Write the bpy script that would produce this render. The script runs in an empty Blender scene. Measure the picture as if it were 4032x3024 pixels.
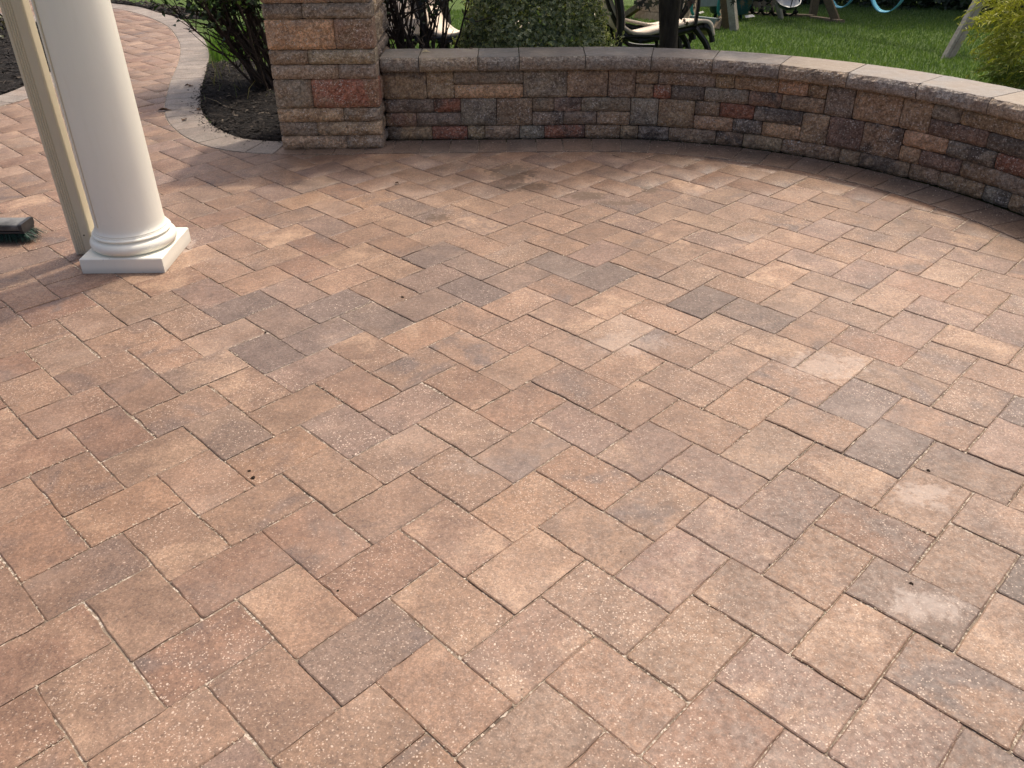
import bpy, bmesh, math, random
import numpy as np
from mathutils import Vector, Matrix, noise as mnoise

random.seed(7); rng = np.random.default_rng(7)
R = math.radians
S = bpy.context.scene
COL = S.collection

# ------------------------------------------------------------------ camera
H_CAM = 1.33266
PITCH, ROLL, FPX = 0.56323, 0.010682, 3302.24           # of the 4032 x 3024 photograph
cam = bpy.data.cameras.new('camera'); cam_o = bpy.data.objects.new('camera', cam); COL.objects.link(cam_o)
cam.sensor_width = 36.0; cam.sensor_fit = 'HORIZONTAL'; cam.lens = FPX / 4032 * 36.0
cam.clip_start = 0.05; cam.clip_end = 400
_cp, _sp, _cr, _sr = math.cos(PITCH), math.sin(PITCH), math.cos(ROLL), math.sin(ROLL)
_r0, _u0, _f0 = Vector((1, 0, 0)), Vector((0, _sp, _cp)), Vector((0, _cp, -_sp))
_r = _cr * _r0 - _sr * _u0; _u = _sr * _r0 + _cr * _u0
M = Matrix(((_r.x, _u.x, -_f0.x, 0), (_r.y, _u.y, -_f0.y, 0), (_r.z, _u.z, -_f0.z, H_CAM), (0, 0, 0, 1)))
cam_o.matrix_world = M
S.camera = cam_o

# ------------------------------------------------------------------ world, sun, exposure
SUN_EL, SUN_AZ = R(60), R(36)       # azimuth measured from +y (view direction) towards +x
w = bpy.data.worlds.new('World'); S.world = w; w.use_nodes = True
nt = w.node_tree; nt.nodes.clear()
sky = nt.nodes.new('ShaderNodeTexSky'); sky.sky_type = 'NISHITA'; sky.sun_disc = False
sky.sun_elevation = SUN_EL; sky.sun_rotation = SUN_AZ
sky.air_density = 0.7; sky.dust_density = 7.0; sky.ozone_density = 0.0
bg = nt.nodes.new('ShaderNodeBackground'); bg.inputs['Strength'].default_value = 0.15
out = nt.nodes.new('ShaderNodeOutputWorld')
nt.links.new(sky.outputs[0], bg.inputs['Color']); nt.links.new(bg.outputs[0], out.inputs['Surface'])
sl = bpy.data.lights.new('sun', 'SUN'); sl.energy = 2.05; sl.angle = R(2.5); sl.color = (1.0, 0.90, 0.76)
so = bpy.data.objects.new('sun', sl); COL.objects.link(so)
sd = Vector((math.sin(SUN_AZ) * math.cos(SUN_EL), math.cos(SUN_AZ) * math.cos(SUN_EL), math.sin(SUN_EL)))
so.rotation_euler = sd.to_track_quat('Z', 'Y').to_euler(); so.location = sd * 30
vs = S.view_settings
vs.view_transform = 'Standard'; vs.look = 'None'; vs.gamma = 1; vs.exposure = 0.40; vs.use_curve_mapping = False

# ------------------------------------------------------------------ helpers
def ray(x, y):                       # photograph pixel -> direction (used to place things where they stand)
    X = (x - 2016) / FPX; U = -(y - 1512) / FPX
    xc = _cr * X + _sr * U; uc = -_sr * X + _cr * U
    return np.array([xc, _cp + _sp * uc, -_sp + _cp * uc])
def ground(x, y, z=0.0):
    d = ray(x, y); t = (z - H_CAM) / d[2]; return np.array([0, 0, H_CAM]) + d * t
def at_y(x, y, Y):
    d = ray(x, y); return np.array([0, 0, H_CAM]) + d * (Y / d[1])
def project(P):
    P = np.asarray(P, float); x, y, z = P[..., 0], P[..., 1], P[..., 2] - H_CAM
    zc = y * _cp - z * _sp; uc = y * _sp + z * _cp
    X = _cr * x - _sr * uc; U = _sr * x + _cr * uc
    zc = np.maximum(zc, 0.05)
    return np.stack([2016 + FPX * X / zc, 1512 - FPX * U / zc], -1)

def tag(o, label=None, cat=None, group=None, kind=None):
    if label: o['label'] = label
    if cat: o['category'] = cat
    if group: o['group'] = group
    if kind: o['kind'] = kind
    return o
def empty(name, loc, rz=0.0):
    o = bpy.data.objects.new(name, None); COL.objects.link(o); o.location = loc; o.rotation_euler = (0, 0, rz)
    o.empty_display_size = 0.1
    return o
def link(name, me, parent=None, loc=None, rz=0.0):
    o = bpy.data.objects.new(name, me); COL.objects.link(o)
    if parent is not None: o.parent = parent
    if loc is not None: o.location = loc
    if rz: o.rotation_euler = (0, 0, rz)
    return o
def mesh(name, V, F, mat=None, smooth=False):
    me = bpy.data.meshes.new(name); me.from_pydata([tuple(v) for v in V], [], [tuple(f) for f in F]); me.update()
    if mat: me.materials.append(mat)
    if smooth: me.polygons.foreach_set('use_smooth', [True] * len(me.polygons))
    return me
def mesh_np(name, V, loops, sizes, mat=None, col=None, smooth=False):
    me = bpy.data.meshes.new(name)
    n = len(V); me.vertices.add(n); me.vertices.foreach_set('co', np.asarray(V, np.float32).ravel())
    loops = np.asarray(loops, np.int32); sizes = np.asarray(sizes, np.int32)
    me.loops.add(len(loops)); me.loops.foreach_set('vertex_index', loops)
    me.polygons.add(len(sizes)); st = np.concatenate([[0], np.cumsum(sizes)[:-1]]).astype(np.int32)
    me.polygons.foreach_set('loop_start', st); me.polygons.foreach_set('loop_total', sizes)
    if smooth: me.polygons.foreach_set('use_smooth', np.ones(len(sizes), bool))
    me.update(calc_edges=True)
    if col is not None:
        a = me.attributes.new('tone', 'FLOAT_COLOR', 'POINT'); a.data.foreach_set('color', np.asarray(col, np.float32).ravel())
    if mat: me.materials.append(mat)
    return me

class MB:
    """collects shapes of ONE part"""
    def __init__(s): s.V = []; s.F = []
    def add(s, V, F):
        b = len(s.V); s.V += [tuple(v) for v in V]; s.F += [tuple(i + b for i in f) for f in F]; return s
    def beam(s, p, q, a, b, up=(0, 0, 1), bev=0.004):
        p, q = Vector(p), Vector(q); d = (q - p).normalized(); up = Vector(up)
        if abs(d.dot(up)) > .98: up = Vector((0, 1, 0))
        x = d.cross(up).normalized(); y = x.cross(d).normalized(); a /= 2; b /= 2; e = bev
        prof = [(-a + e, -b), (a - e, -b), (a, -b + e), (a, b - e), (a - e, b), (-a + e, b), (-a, b - e), (-a, -b + e)]
        V = [p + x * u + y * v for u, v in prof] + [q + x * u + y * v for u, v in prof]; n = 8
        F = [(i, (i + 1) % n, n + (i + 1) % n, n + i) for i in range(n)] + [tuple(range(n - 1, -1, -1)), tuple(range(n, 2 * n))]
        return s.add(V, F)
    def tube(s, P, rad, seg=8, flat=1.0, cap=True):
        P = [Vector(p) for p in P]; n = len(P)
        if not hasattr(rad, '__len__'): rad = [rad] * n
        V = []; F = []; ref = None
        for i, p in enumerate(P):
            d = (P[min(i + 1, n - 1)] - P[max(i - 1, 0)])
            if d.length < 1e-9: d = Vector((0, 0, 1))
            d.normalize()
            if ref is None:
                ref = Vector((0, 0, 1)) if abs(d.z) < .9 else Vector((0, 1, 0))
            x = (ref - d * ref.dot(d))
            if x.length < 1e-6: x = d.orthogonal()
            x.normalize(); y = d.cross(x); ref = x
            for k in range(seg):
                a = 2 * math.pi * k / seg
                V.append(p + (x * math.cos(a) + y * math.sin(a) * flat) * rad[i])
        for i in range(n - 1):
            for k in range(seg):
                k2 = (k + 1) % seg; F.append((i * seg + k, i * seg + k2, (i + 1) * seg + k2, (i + 1) * seg + k))
        if cap: F += [tuple(range(seg - 1, -1, -1)), tuple(range((n - 1) * seg, n * seg))]
        return s.add(V, F)
    def lathe(s, prof, seg=48, c=(0, 0, 0)):
        V = []; F = []; n = len(prof)
        for r, z in prof:
            for k in range(seg):
                a = 2 * math.pi * k / seg; V.append((c[0] + r * math.cos(a), c[1] + r * math.sin(a), c[2] + z))
        for i in range(n - 1):
            for k in range(seg):
                k2 = (k + 1) % seg; F.append((i * seg + k, i * seg + k2, (i + 1) * seg + k2, (i + 1) * seg + k))
        F += [tuple(range(seg - 1, -1, -1)), tuple(range((n - 1) * seg, n * seg))]
        return s.add(V, F)
    def build(s, name, mat, parent=None, smooth=False, loc=None, rz=0):
        me = mesh(name, s.V, s.F, mat, smooth)
        if smooth:
            try: me.set_sharp_from_angle(angle=R(38))
            except Exception: pass
        return link(name, me, parent, loc, rz)

def catmull(P, n=8):
    P = [np.array(p, float) for p in P]; P = [2 * P[0] - P[1]] + P + [2 * P[-1] - P[-2]]; o = []
    for i in range(1, len(P) - 2):
        for k in range(n):
            t = k / n; a, b, c, d = P[i - 1:i + 3]
            o.append(.5 * (2 * b + (c - a) * t + (2 * a - 5 * b + 4 * c - d) * t * t + (3 * b - 3 * c + d - a) * t ** 3))
    o.append(P[-2]); return o

# ------------------------------------------------------------------ materials
class NT:
    def __init__(s, name):
        s.m = bpy.data.materials.new(name); s.m.use_nodes = True; s.t = s.m.node_tree; s.t.nodes.clear()
        s.out = s.n('ShaderNodeOutputMaterial'); s.b = s.n('ShaderNodeBsdfPrincipled'); s.l(s.b.outputs[0], s.out.inputs[0])
    def n(s, t, **k):
        x = s.t.nodes.new(t)
        for a, v in k.items(): setattr(x, a, v)
        return x
    def l(s, a, b): s.t.links.new(a, b)
    def val(s, sock, v):
        if hasattr(v, 'is_linked') or hasattr(v, 'links'): s.l(v, sock)
        else: sock.default_value = v
    def math(s, op, a, b=0.0, c=None, clamp=False):
        x = s.n('ShaderNodeMath', operation=op, use_clamp=clamp); s.val(x.inputs[0], a); s.val(x.inputs[1], b)
        if c is not None: s.val(x.inputs[2], c)
        return x.outputs[0]
    def mix(s, f, a, b, mode='MIX'):
        x = s.n('ShaderNodeMix', data_type='RGBA', blend_type=mode); s.val(x.inputs[0], f)
        for i, v in ((6, a), (7, b)):
            s.val(x.inputs[i], v if not isinstance(v, tuple) or len(v) == 4 else (*v, 1))
        return x.outputs[2]
    def noise(s, vec, scale, detail=3, rough=.55, dist=0.0):
        x = s.n('ShaderNodeTexNoise'); x.inputs['Scale'].default_value = scale; x.inputs['Detail'].default_value = detail
        x.inputs['Roughness'].default_value = rough; x.inputs['Distortion'].default_value = dist
        if vec is not None: s.l(vec, x.inputs['Vector'])
        return x.outputs[0]
    def vor(s, vec, scale):
        x = s.n('ShaderNodeTexVoronoi'); x.inputs['Scale'].default_value = scale
        if vec is not None: s.l(vec, x.inputs['Vector'])
        return x
    def ramp(s, f, a, b, lo=0.0, hi=1.0):
        x = s.n('ShaderNodeMapRange'); s.val(x.inputs[0], f)
        x.inputs[1].default_value = a; x.inputs[2].default_value = b; x.inputs[3].default_value = lo; x.inputs[4].default_value = hi
        x.interpolation_type = 'SMOOTHSTEP'; return x.outputs[0]
    def vmul(s, v, k):
        x = s.n('ShaderNodeVectorMath', operation='MULTIPLY'); s.l(v, x.inputs[0]); x.inputs[1].default_value = k; return x.outputs[0]
    def vadd(s, a, b):
        x = s.n('ShaderNodeVectorMath', operation='ADD'); s.l(a, x.inputs[0]); s.l(b, x.inputs[1]); return x.outputs[0]
    def comb(s, x, y, z):
        c = s.n('ShaderNodeCombineXYZ')
        for i, v in enumerate((x, y, z)): s.val(c.inputs[i], v)
        return c.outputs[0]
    def pos(s): return s.n('ShaderNodeNewGeometry').outputs['Position']
    def obj(s): return s.n('ShaderNodeTexCoord').outputs['Object']
    def bump(s, h, strength, dist):
        x = s.n('ShaderNodeBump'); x.inputs['Strength'].default_value = strength; x.inputs['Distance'].default_value = dist
        s.l(h, x.inputs['Height']); s.l(x.outputs[0], s.b.inputs['Normal'])
    def set(s, **k):
        for a, v in k.items(): s.val(s.b.inputs[a.replace('_', ' ')], v if not (isinstance(v, tuple) and len(v) == 3) else (*v, 1))
        return s.m

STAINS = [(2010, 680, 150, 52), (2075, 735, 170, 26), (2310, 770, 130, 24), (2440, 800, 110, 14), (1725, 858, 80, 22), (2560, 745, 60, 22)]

def stone_mat(name, stuff=False, split=False, stains=False, gain=1.0):
    """blended concrete: per piece colour (object colour or the 'tone' attribute), variegated with a second tone, aggregate specks"""
    k = NT(name); P = k.pos()
    if stuff:
        at = k.n('ShaderNodeAttribute', attribute_name='tone'); colr, alpha = at.outputs['Color'], at.outputs['Alpha']
        rnd = k.n('ShaderNodeNewGeometry').outputs['Random Per Island']
    else:
        oi = k.n('ShaderNodeObjectInfo'); colr, alpha, rnd = oi.outputs['Color'], oi.outputs['Alpha'], oi.outputs['Random']
    if not split: colr = k.mix(1.0, colr, (.90, .885, .875, 1), 'MULTIPLY')
    if gain != 1.0: colr = k.mix(1.0, colr, (gain, gain * 1.0, gain * .985, 1), 'MULTIPLY')
    off = k.comb(k.math('MULTIPLY', rnd, 53.0), k.math('MULTIPLY', rnd, 31.0), k.math('MULTIPLY', rnd, 17.0))
    Q = k.vadd(P, off)
    # second tone of the blend: charcoal or light tan, by piece
    r2 = k.math('FRACT', k.math('MULTIPLY', rnd, 7.31))
    dark = (0.110, 0.092, 0.080) if split else (0.140, 0.102, 0.086)
    lite = (0.32, 0.225, 0.145) if split else (0.37, 0.255, 0.172)
    second = k.mix(k.math('GREATER_THAN', r2, .56), dark, lite)
    big = k.noise(Q, 5.5 if not split else 8.0, 5, .62, .6)
    f = k.ramp(big, .47, .66) if not split else k.ramp(big, .43, .60); f = k.math('MULTIPLY', f, alpha)
    c = k.mix(f, colr, second)
    mid = k.noise(Q, 28, 4, .6)
    c = k.mix(k.ramp(mid, .30, .72, 0, .48 if not split else .6), c, k.mix(1.0, c, (.60, .57, .56, 1), 'MULTIPLY'))
    if split:
        gr = k.noise(Q, 75, 4, .75); c = k.mix(k.ramp(gr, .34, .66), k.mix(1.0, c, (.60, .57, .54, 1), 'MULTIPLY'), k.mix(1.0, c, (1.45, 1.42, 1.38, 1), 'MULTIPLY'))  # split-face grain; also relief light and shade put into the colour
    else:
        gr = k.noise(Q, 14, 6, .78); c = k.mix(k.ramp(gr, .34, .66), k.mix(1.0, c, (.76, .735, .72, 1), 'MULTIPLY'), k.mix(1.0, c, (1.20, 1.19, 1.17, 1), 'MULTIPLY'))
        g2 = k.noise(Q, 95, 3, .8); c = k.mix(k.ramp(g2, .36, .64), k.mix(1.0, c, (.78, .76, .75, 1), 'MULTIPLY'), k.mix(1.0, c, (1.18, 1.17, 1.16, 1), 'MULTIPLY'))
    fine = k.noise(Q, 260, 3, .75)
    c = k.mix(k.ramp(fine, .25, .75), k.mix(1.0, c, (.72, .70, .69, 1), 'MULTIPLY'), k.mix(1.0, c, (1.26, 1.25, 1.24, 1) if not split else (1.4, 1.38, 1.36, 1), 'MULTIPLY'))
    # dark pits
    pit = k.vor(Q, 95)
    sp = k.n('ShaderNodeSeparateColor'); k.l(pit.outputs['Color'], sp.inputs[0])
    pr = k.math('MULTIPLY', k.ramp(pit.outputs['Distance'], .36, .18), k.math('GREATER_THAN', sp.outputs[0], .80))
    c = k.mix(k.math('MULTIPLY', pr, .45), c, k.mix(1.0, c, (.42, .40, .38, 1), 'MULTIPLY'))
    # pale aggregate chips, two sizes, more of them in patches
    patch = k.ramp(k.noise(Q, 3.2, 2), .36, .66, .35, 1.0)
    tot = None
    for sc, thr, amt, th in ((260, .36, .75, .77) if not split else (150, .38, 1.0, .72), (135, .25, .90, .91) if not split else (95, .32, 1.0, .80)):
        vv = k.vor(k.vadd(Q, k.vmul(k.comb(k.noise(Q, 190, 1), k.noise(Q, 170, 1), 0.0), (.006, .006, .006))), sc)
        ss = k.n('ShaderNodeSeparateColor'); k.l(vv.outputs['Color'], ss.inputs[0])
        mlt = k.math('MULTIPLY', k.ramp(vv.outputs['Distance'], thr + .10, thr - .05), k.math('GREATER_THAN', ss.outputs[1], th))
        mlt = k.math('MULTIPLY', k.math('MULTIPLY', mlt, k.ramp(ss.outputs[2], 0, 1, .35, 1.0)), amt)
        tot = mlt if tot is None else k.math('MAXIMUM', tot, mlt)
    tot = k.math('MULTIPLY', tot, patch)
    c = k.mix(tot, c, (.64, .51, .40, 1) if not split else (.72, .64, .55, 1))
    # lime bloom
    bl = k.ramp(k.noise(Q, 2.3 if not split else 7.0, 4, .6), .52, .80, 0, .30 if not split else .28)
    c = k.mix(bl, c, (.44, .345, .28, 1))
    if not split:
        w1 = k.noise(P, 1.1, 5, .62, .5); c = k.mix(k.ramp(w1, .36, .64), k.mix(1.0, c, (.86, .84, .83, 1), 'MULTIPLY'), k.mix(1.0, c, (1.10, 1.10, 1.11, 1), 'MULTIPLY'))
        w2 = k.noise(P, 6.5, 5, .7, .8); c = k.mix(k.ramp(w2, .58, .74, 0, .38), c, k.mix(1.0, c, (.70, .66, .63, 1), 'MULTIPLY'))
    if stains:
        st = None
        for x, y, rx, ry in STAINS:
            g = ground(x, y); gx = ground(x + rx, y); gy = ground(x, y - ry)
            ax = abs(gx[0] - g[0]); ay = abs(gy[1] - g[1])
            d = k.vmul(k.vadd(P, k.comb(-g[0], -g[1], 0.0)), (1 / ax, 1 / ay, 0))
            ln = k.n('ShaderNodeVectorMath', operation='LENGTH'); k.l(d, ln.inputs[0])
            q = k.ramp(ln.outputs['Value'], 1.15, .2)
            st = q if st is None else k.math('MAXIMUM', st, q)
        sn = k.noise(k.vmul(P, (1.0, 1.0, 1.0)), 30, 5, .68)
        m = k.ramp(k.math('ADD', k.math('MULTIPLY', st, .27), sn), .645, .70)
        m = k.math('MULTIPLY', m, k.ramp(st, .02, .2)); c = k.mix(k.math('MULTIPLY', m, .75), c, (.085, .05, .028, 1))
    if stains:
        for x, y, rx, ry, am, th in ((748, 965, 30, 48, .6, .64), (3632, 1950, 170, 75, .42, .60), (3650, 2385, 210, 80, .45, .58), (2480, 1350, 260, 70, .3, .62), (3250, 1440, 260, 80, .35, .60), (1850, 1830, 160, 60, .22, .62)):
            g = ground(x, y); gx = ground(x + rx, y); gy = ground(x, y - ry)
            d = k.vmul(k.vadd(P, k.comb(-g[0], -g[1], 0.0)), (1 / abs(gx[0] - g[0]), 1 / abs(gy[1] - g[1]), 0)); ln = k.n('ShaderNodeVectorMath', operation='LENGTH'); k.l(d, ln.inputs[0])
            el = k.ramp(ln.outputs['Value'], 1.35, .0); m = k.ramp(k.math('ADD', k.math('MULTIPLY', el, .34), k.noise(P, 24, 6, .74, .6)), th + .02, th + .20); m = k.math('MULTIPLY', m, k.ramp(el, .0, .25))
            c = k.mix(k.math('MULTIPLY', m, am * .72), c, (.50, .425, .37, 1))
    h = k.math('ADD', k.math('MULTIPLY', k.noise(Q, 130, 4, .7), .5), k.math('MULTIPLY', k.noise(Q, 45 if not split else 34, 4, .6), .6))
    k.bump(h, .45 if not split else 1.0, .0035 if not split else .018)
    rg = k.ramp(k.noise(Q, 60, 3), .3, .7, .52, .69) if not split else k.ramp(k.noise(Q, 60, 3), .3, .7, .6, .85)
    return k.set(Base_Color=c, Roughness=rg, Specular_IOR_Level=.56 if not split else .32)

M_PAVER = stone_mat('paver_concrete', stains=True)
M_PAVER_FAR = stone_mat('paver_concrete_far', stuff=True, stains=True)
M_BLOCK = stone_mat('split_face_concrete', split=True)
M_CAPF = stone_mat('split_cap_concrete', split=True, gain=1.7)

def simple(name, col, rough=.5, spec=.5, metal=0.0, var=.15, scale=20, bump=0.0, bscale=60):
    k = NT(name); Q = k.obj(); n_ = k.noise(Q, scale, 4, .6)
    a = tuple(c * (1 - var) for c in col); b = tuple(min(1, c * (1 + var)) for c in col)
    c = k.mix(k.ramp(n_, .3, .7), a, b)
    if bump: k.bump(k.noise(Q, bscale, 4, .65), 1.0, bump)
    return k.set(Base_Color=c, Roughness=k.ramp(k.noise(Q, scale * 1.7, 3), .3, .7, max(0, rough - .08), rough + .08), Specular_IOR_Level=spec, Metallic=metal)

def cap_mat():
    k = NT('cap_concrete'); oi = k.n('ShaderNodeObjectInfo'); P = k.pos(); rnd = oi.outputs['Random']
    Q = k.vadd(P, k.comb(k.math('MULTIPLY', rnd, 40.0), k.math('MULTIPLY', rnd, 23.0), 0.0))
    c = k.mix(k.ramp(k.noise(Q, 5, 4, .6, .4), .35, .68, 0, .75), oi.outputs['Color'], (.25, .205, .165, 1))
    c = k.mix(k.ramp(k.noise(Q, 180, 3, .7), .3, .7), k.mix(1.0, c, (.86, .86, .86, 1), 'MULTIPLY'), k.mix(1.0, c, (1.12, 1.12, 1.12, 1), 'MULTIPLY'))
    v = k.vor(Q, 90); ss = k.n('ShaderNodeSeparateColor'); k.l(v.outputs['Color'], ss.inputs[0])
    c = k.mix(k.math('MULTIPLY', k.math('MULTIPLY', k.ramp(v.outputs['Distance'], .3, .15), k.math('GREATER_THAN', ss.outputs[1], .95)), .6), c, (.6, .54, .46, 1))
    k.bump(k.noise(Q, 120, 4, .7), .5, .002)
    return k.set(Base_Color=c, Roughness=k.ramp(k.noise(Q, 30, 3), .3, .7, .52, .72), Specular_IOR_Level=.45)
M_CAP = cap_mat()

def sand_mat():
    k = NT('joint_sand'); P = k.pos()
    c = k.mix(k.ramp(k.noise(P, 9, 4, .65), .34, .54), (.125, .094, .070), (.31, .24, .178))
    v = k.vor(P, 170); ss = k.n('ShaderNodeSeparateColor'); k.l(v.outputs['Color'], ss.inputs[0])
    c = k.mix(k.math('GREATER_THAN', ss.outputs[0], .74), c, (.62, .53, .43, 1))
    c = k.mix(k.ramp(k.noise(P, 4, 3, .6), .60, .72, 0, .5), c, (.075, .095, .035, 1))
    k.bump(k.noise(P, 260, 3, .7), 1.0, .006)
    return k.set(Base_Color=c, Roughness=.9)
M_SAND = sand_mat()

def paint_mat(name, base, dirt=.25):
    k = NT(name); P = k.pos(); Q = k.obj()
    c = k.mix(k.ramp(k.noise(P, 3.5, 4, .6), .3, .75, 0, .18), base, tuple(x * y for x, y in zip(base, (.90, .87, .82))))
    c = k.mix(k.ramp(k.noise(k.vmul(P, (9, 9, 1.2)), 5, 4, .6), .52, .80, 0, .16), c, tuple(x * y for x, y in zip(base, (.80, .76, .68))))
    # scuffs low down: thin, short, sparse
    sc = k.noise(k.vmul(P, (1, 1, .8)), 30, 6, .75, 2.0)
    sep = k.n('ShaderNodeSeparateXYZ'); k.l(P, sep.inputs[0])
    low = k.ramp(sep.outputs[2], .42, .02)
    m = k.math('MULTIPLY', k.ramp(sc, .635, .68), low)
    c = k.mix(k.math('MULTIPLY', m, dirt * 2.2), c, (.16, .15, .14, 1))
    c = k.mix(k.ramp(sep.outputs[2], .030, .0, 0, .35), c, (.33, .27, .21, 1))
    k.bump(k.noise(P, 40, 3, .6), .25, .0012)
    return k.set(Base_Color=c, Roughness=k.ramp(k.noise(P, 14, 3), .3, .7, .36, .50), Specular_IOR_Level=.45)
M_WHITE = paint_mat('white_paint', (.90, .88, .765))
M_CREAM = paint_mat('cream_aluminium', (.64, .575, .43), .1)

def attr_mat(name, rough=.5, transl=.0, spec=.35, bump=0):
    k = NT(name); at = k.n('ShaderNodeAttribute', attribute_name='tone')
    k.set(Base_Color=at.outputs['Color'], Roughness=rough, Specular_IOR_Level=spec)
    if transl:
        tr = k.n('ShaderNodeBsdfTranslucent'); ms = k.n('ShaderNodeMixShader'); ms.inputs[0].default_value = transl
        k.l(k.mix(1.0, at.outputs['Color'], (1.5, 1.6, .7, 1), 'MULTIPLY'), tr.inputs[0]); k.l(k.b.outputs[0], ms.inputs[1]); k.l(tr.outputs[0], ms.inputs[2]); k.l(ms.outputs[0], k.out.inputs[0])
    return k.m
M_LEAF = attr_mat('leaf', .42, .22, .45)
M_GRASS = attr_mat('grass_blade', .5, .30, .3)
M_CHIP = attr_mat('mulch_chip', .85, 0, .25)

def bark_mat(name, a, b, sc=1.0):
    k = NT(name); Q = k.obj()
    n_ = k.noise(k.vmul(Q, (28 * sc, 28 * sc, 6 * sc)), 1.0, 5, .65, .4)
    c = k.mix(k.ramp(n_, .3, .7), a, b); k.bump(n_, 1.0, .012 / sc)
    return k.set(Base_Color=c, Roughness=.85, Specular_IOR_Level=.25)
M_BARK = bark_mat('maple_bark', (.030, .022, .018), (.075, .058, .048))
M_STEM = bark_mat('shrub_stem', (.030, .022, .018), (.070, .050, .040), 2.0)

def wood_mat(name, a, b):
    k = NT(name); Q = k.obj(); oi = k.n('ShaderNodeObjectInfo')
    P = k.vadd(k.pos(), k.comb(k.math('MULTIPLY', oi.outputs['Random'], 30), 0.0, 0.0))
    n_ = k.noise(k.vmul(P, (9, 9, 9)), 1.0, 5, .7, 1.5); g = k.noise(P, 55, 3, .6)
    c = k.mix(k.ramp(n_, .3, .72), a, b); c = k.mix(k.ramp(g, .4, .7, 0, .4), c, tuple(x * .6 for x in a))
    c = k.mix(k.ramp(oi.outputs['Random'], 0, 1, 0, .35), c, (.20, .17, .12, 1))
    k.bump(n_, .6, .006)
    return k.set(Base_Color=c, Roughness=.82, Specular_IOR_Level=.2)
M_WOOD = wood_mat('weathered_timber', (.15, .11, .065), (.30, .235, .15))
M_WOOD_DK = wood_mat('dark_timber', (.10, .065, .035), (.17, .115, .065))
M_WOOD_GY = wood_mat('grey_timber', (.30, .27, .22), (.44, .41, .34))
M_RUNG = simple('grey_green_plastic', (.20, .235, .215), .6, .3, 0, .12, 12)
M_BLACK = simple('black_painted_metal', (.012, .012, .013), .38, .45, 0, .3, 30, .0008, 120)
M_ARM = simple('dark_grey_metal', (.10, .105, .105), .42, .5, .3, .2, 25)
M_SLING = simple('cream_sling_fabric', (.72, .62, .51), .75, .25, 0, .05, 160, .0006, 500)
M_TEAL = simple('teal_plastic', (.03, .26, .25), .4, .45, 0, .15, 8)
M_TEAL_DK = simple('dark_teal_plastic', (.018, .085, .082), .5, .4, 0, .2, 6)
M_BLUE = simple('light_blue_belt', (.13, .42, .55), .45, .4, 0, .12, 10)
M_NAVY = simple('navy_plastic', (.028, .05, .078), .35, .5, 0, .25, 8)
M_SAUCER = simple('pale_blue_grey_plastic', (.085, .115, .15), .5, .4, 0, .4, 5)
M_ROPE = simple('black_rope', (.016, .016, .014), .9, .1, 0, .3, 60)
M_PAPER = simple('white_paper', (.70, .68, .62), .7, .3, 0, .08, 20)
M_BROOM = simple('worn_grey_block', (.115, .115, .113), .6, .35, 0, .55, 16, .001, 60)
M_BROOM_END = simple('dark_grey_plastic', (.030, .031, .033), .5, .45, 0, .25, 20)
M_CORE = simple('wall_fill', (.10, .08, .064), .95, .1, 0, .3, 10)
M_DEAD = simple('dead_leaf', (.10, .055, .030), .75, .25, 0, .35, 60)
M_DEADY = simple('yellow_dead_leaf', (.50, .42, .26), .7, .25, 0, .2, 60)
M_CRUMB = simple('dirt_crumb', (.030, .020, .014), .9, .15, 0, .4, 90)

def lawn_mat():
    k = NT('lawn_soil_and_grass'); P = k.pos()
    n1 = k.noise(P, .9, 5, .6); n2 = k.noise(P, 14, 4, .65); n3 = k.noise(P, 90, 3, .7)
    c = k.mix(k.ramp(n1, .35, .65), (.075, .125, .030), (.110, .170, .040))
    c = k.mix(k.ramp(n2, .35, .70, 0, .5), c, (.055, .090, .024, 1))
    c = k.mix(k.ramp(n3, .35, .7), k.mix(1.0, c, (.6, .6, .6, 1), 'MULTIPLY'), k.mix(1.0, c, (1.3, 1.3, 1.3, 1), 'MULTIPLY'))
    k.bump(n3, 1.0, .02)
    return k.set(Base_Color=c, Roughness=.9, Specular_IOR_Level=.15)
M_LAWN = lawn_mat()
def mulch_mat():
    k = NT('dark_mulch'); P = k.pos(); n2 = k.noise(P, 30, 5, .7, .6); n3 = k.noise(P, 120, 3, .7)
    c = k.mix(k.ramp(n2, .32, .70), (.007, .006, .0055), (.020, .016, .0135))
    c = k.mix(k.ramp(n3, .68, .76, 0, .4), c, (.05, .04, .033, 1))
    k.bump(k.math('ADD', n2, k.math('MULTIPLY', n3, .5)), 1.0, .03)
    return k.set(Base_Color=c, Roughness=.92, Specular_IOR_Level=.2)
M_MULCH = mulch_mat()

# ------------------------------------------------------------------ plan of the place
AC = np.array([.36, 2.65]); RW = 1.995           # centre and radius of the curved seat wall face
X_W0 = -.677                                      # wall starts at the pillar
L0 = AC[0] - X_W0
def wall_pt(s, r=RW):
    """arc length along the wall face -> point, tangent angle (r: radius to use)"""
    if s <= L0: return np.array([X_W0 + s, AC[1] + r]), 0.0
    a = (s - L0) / RW
    return AC + r * np.array([math.sin(a), math.cos(a)]), -a

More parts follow.
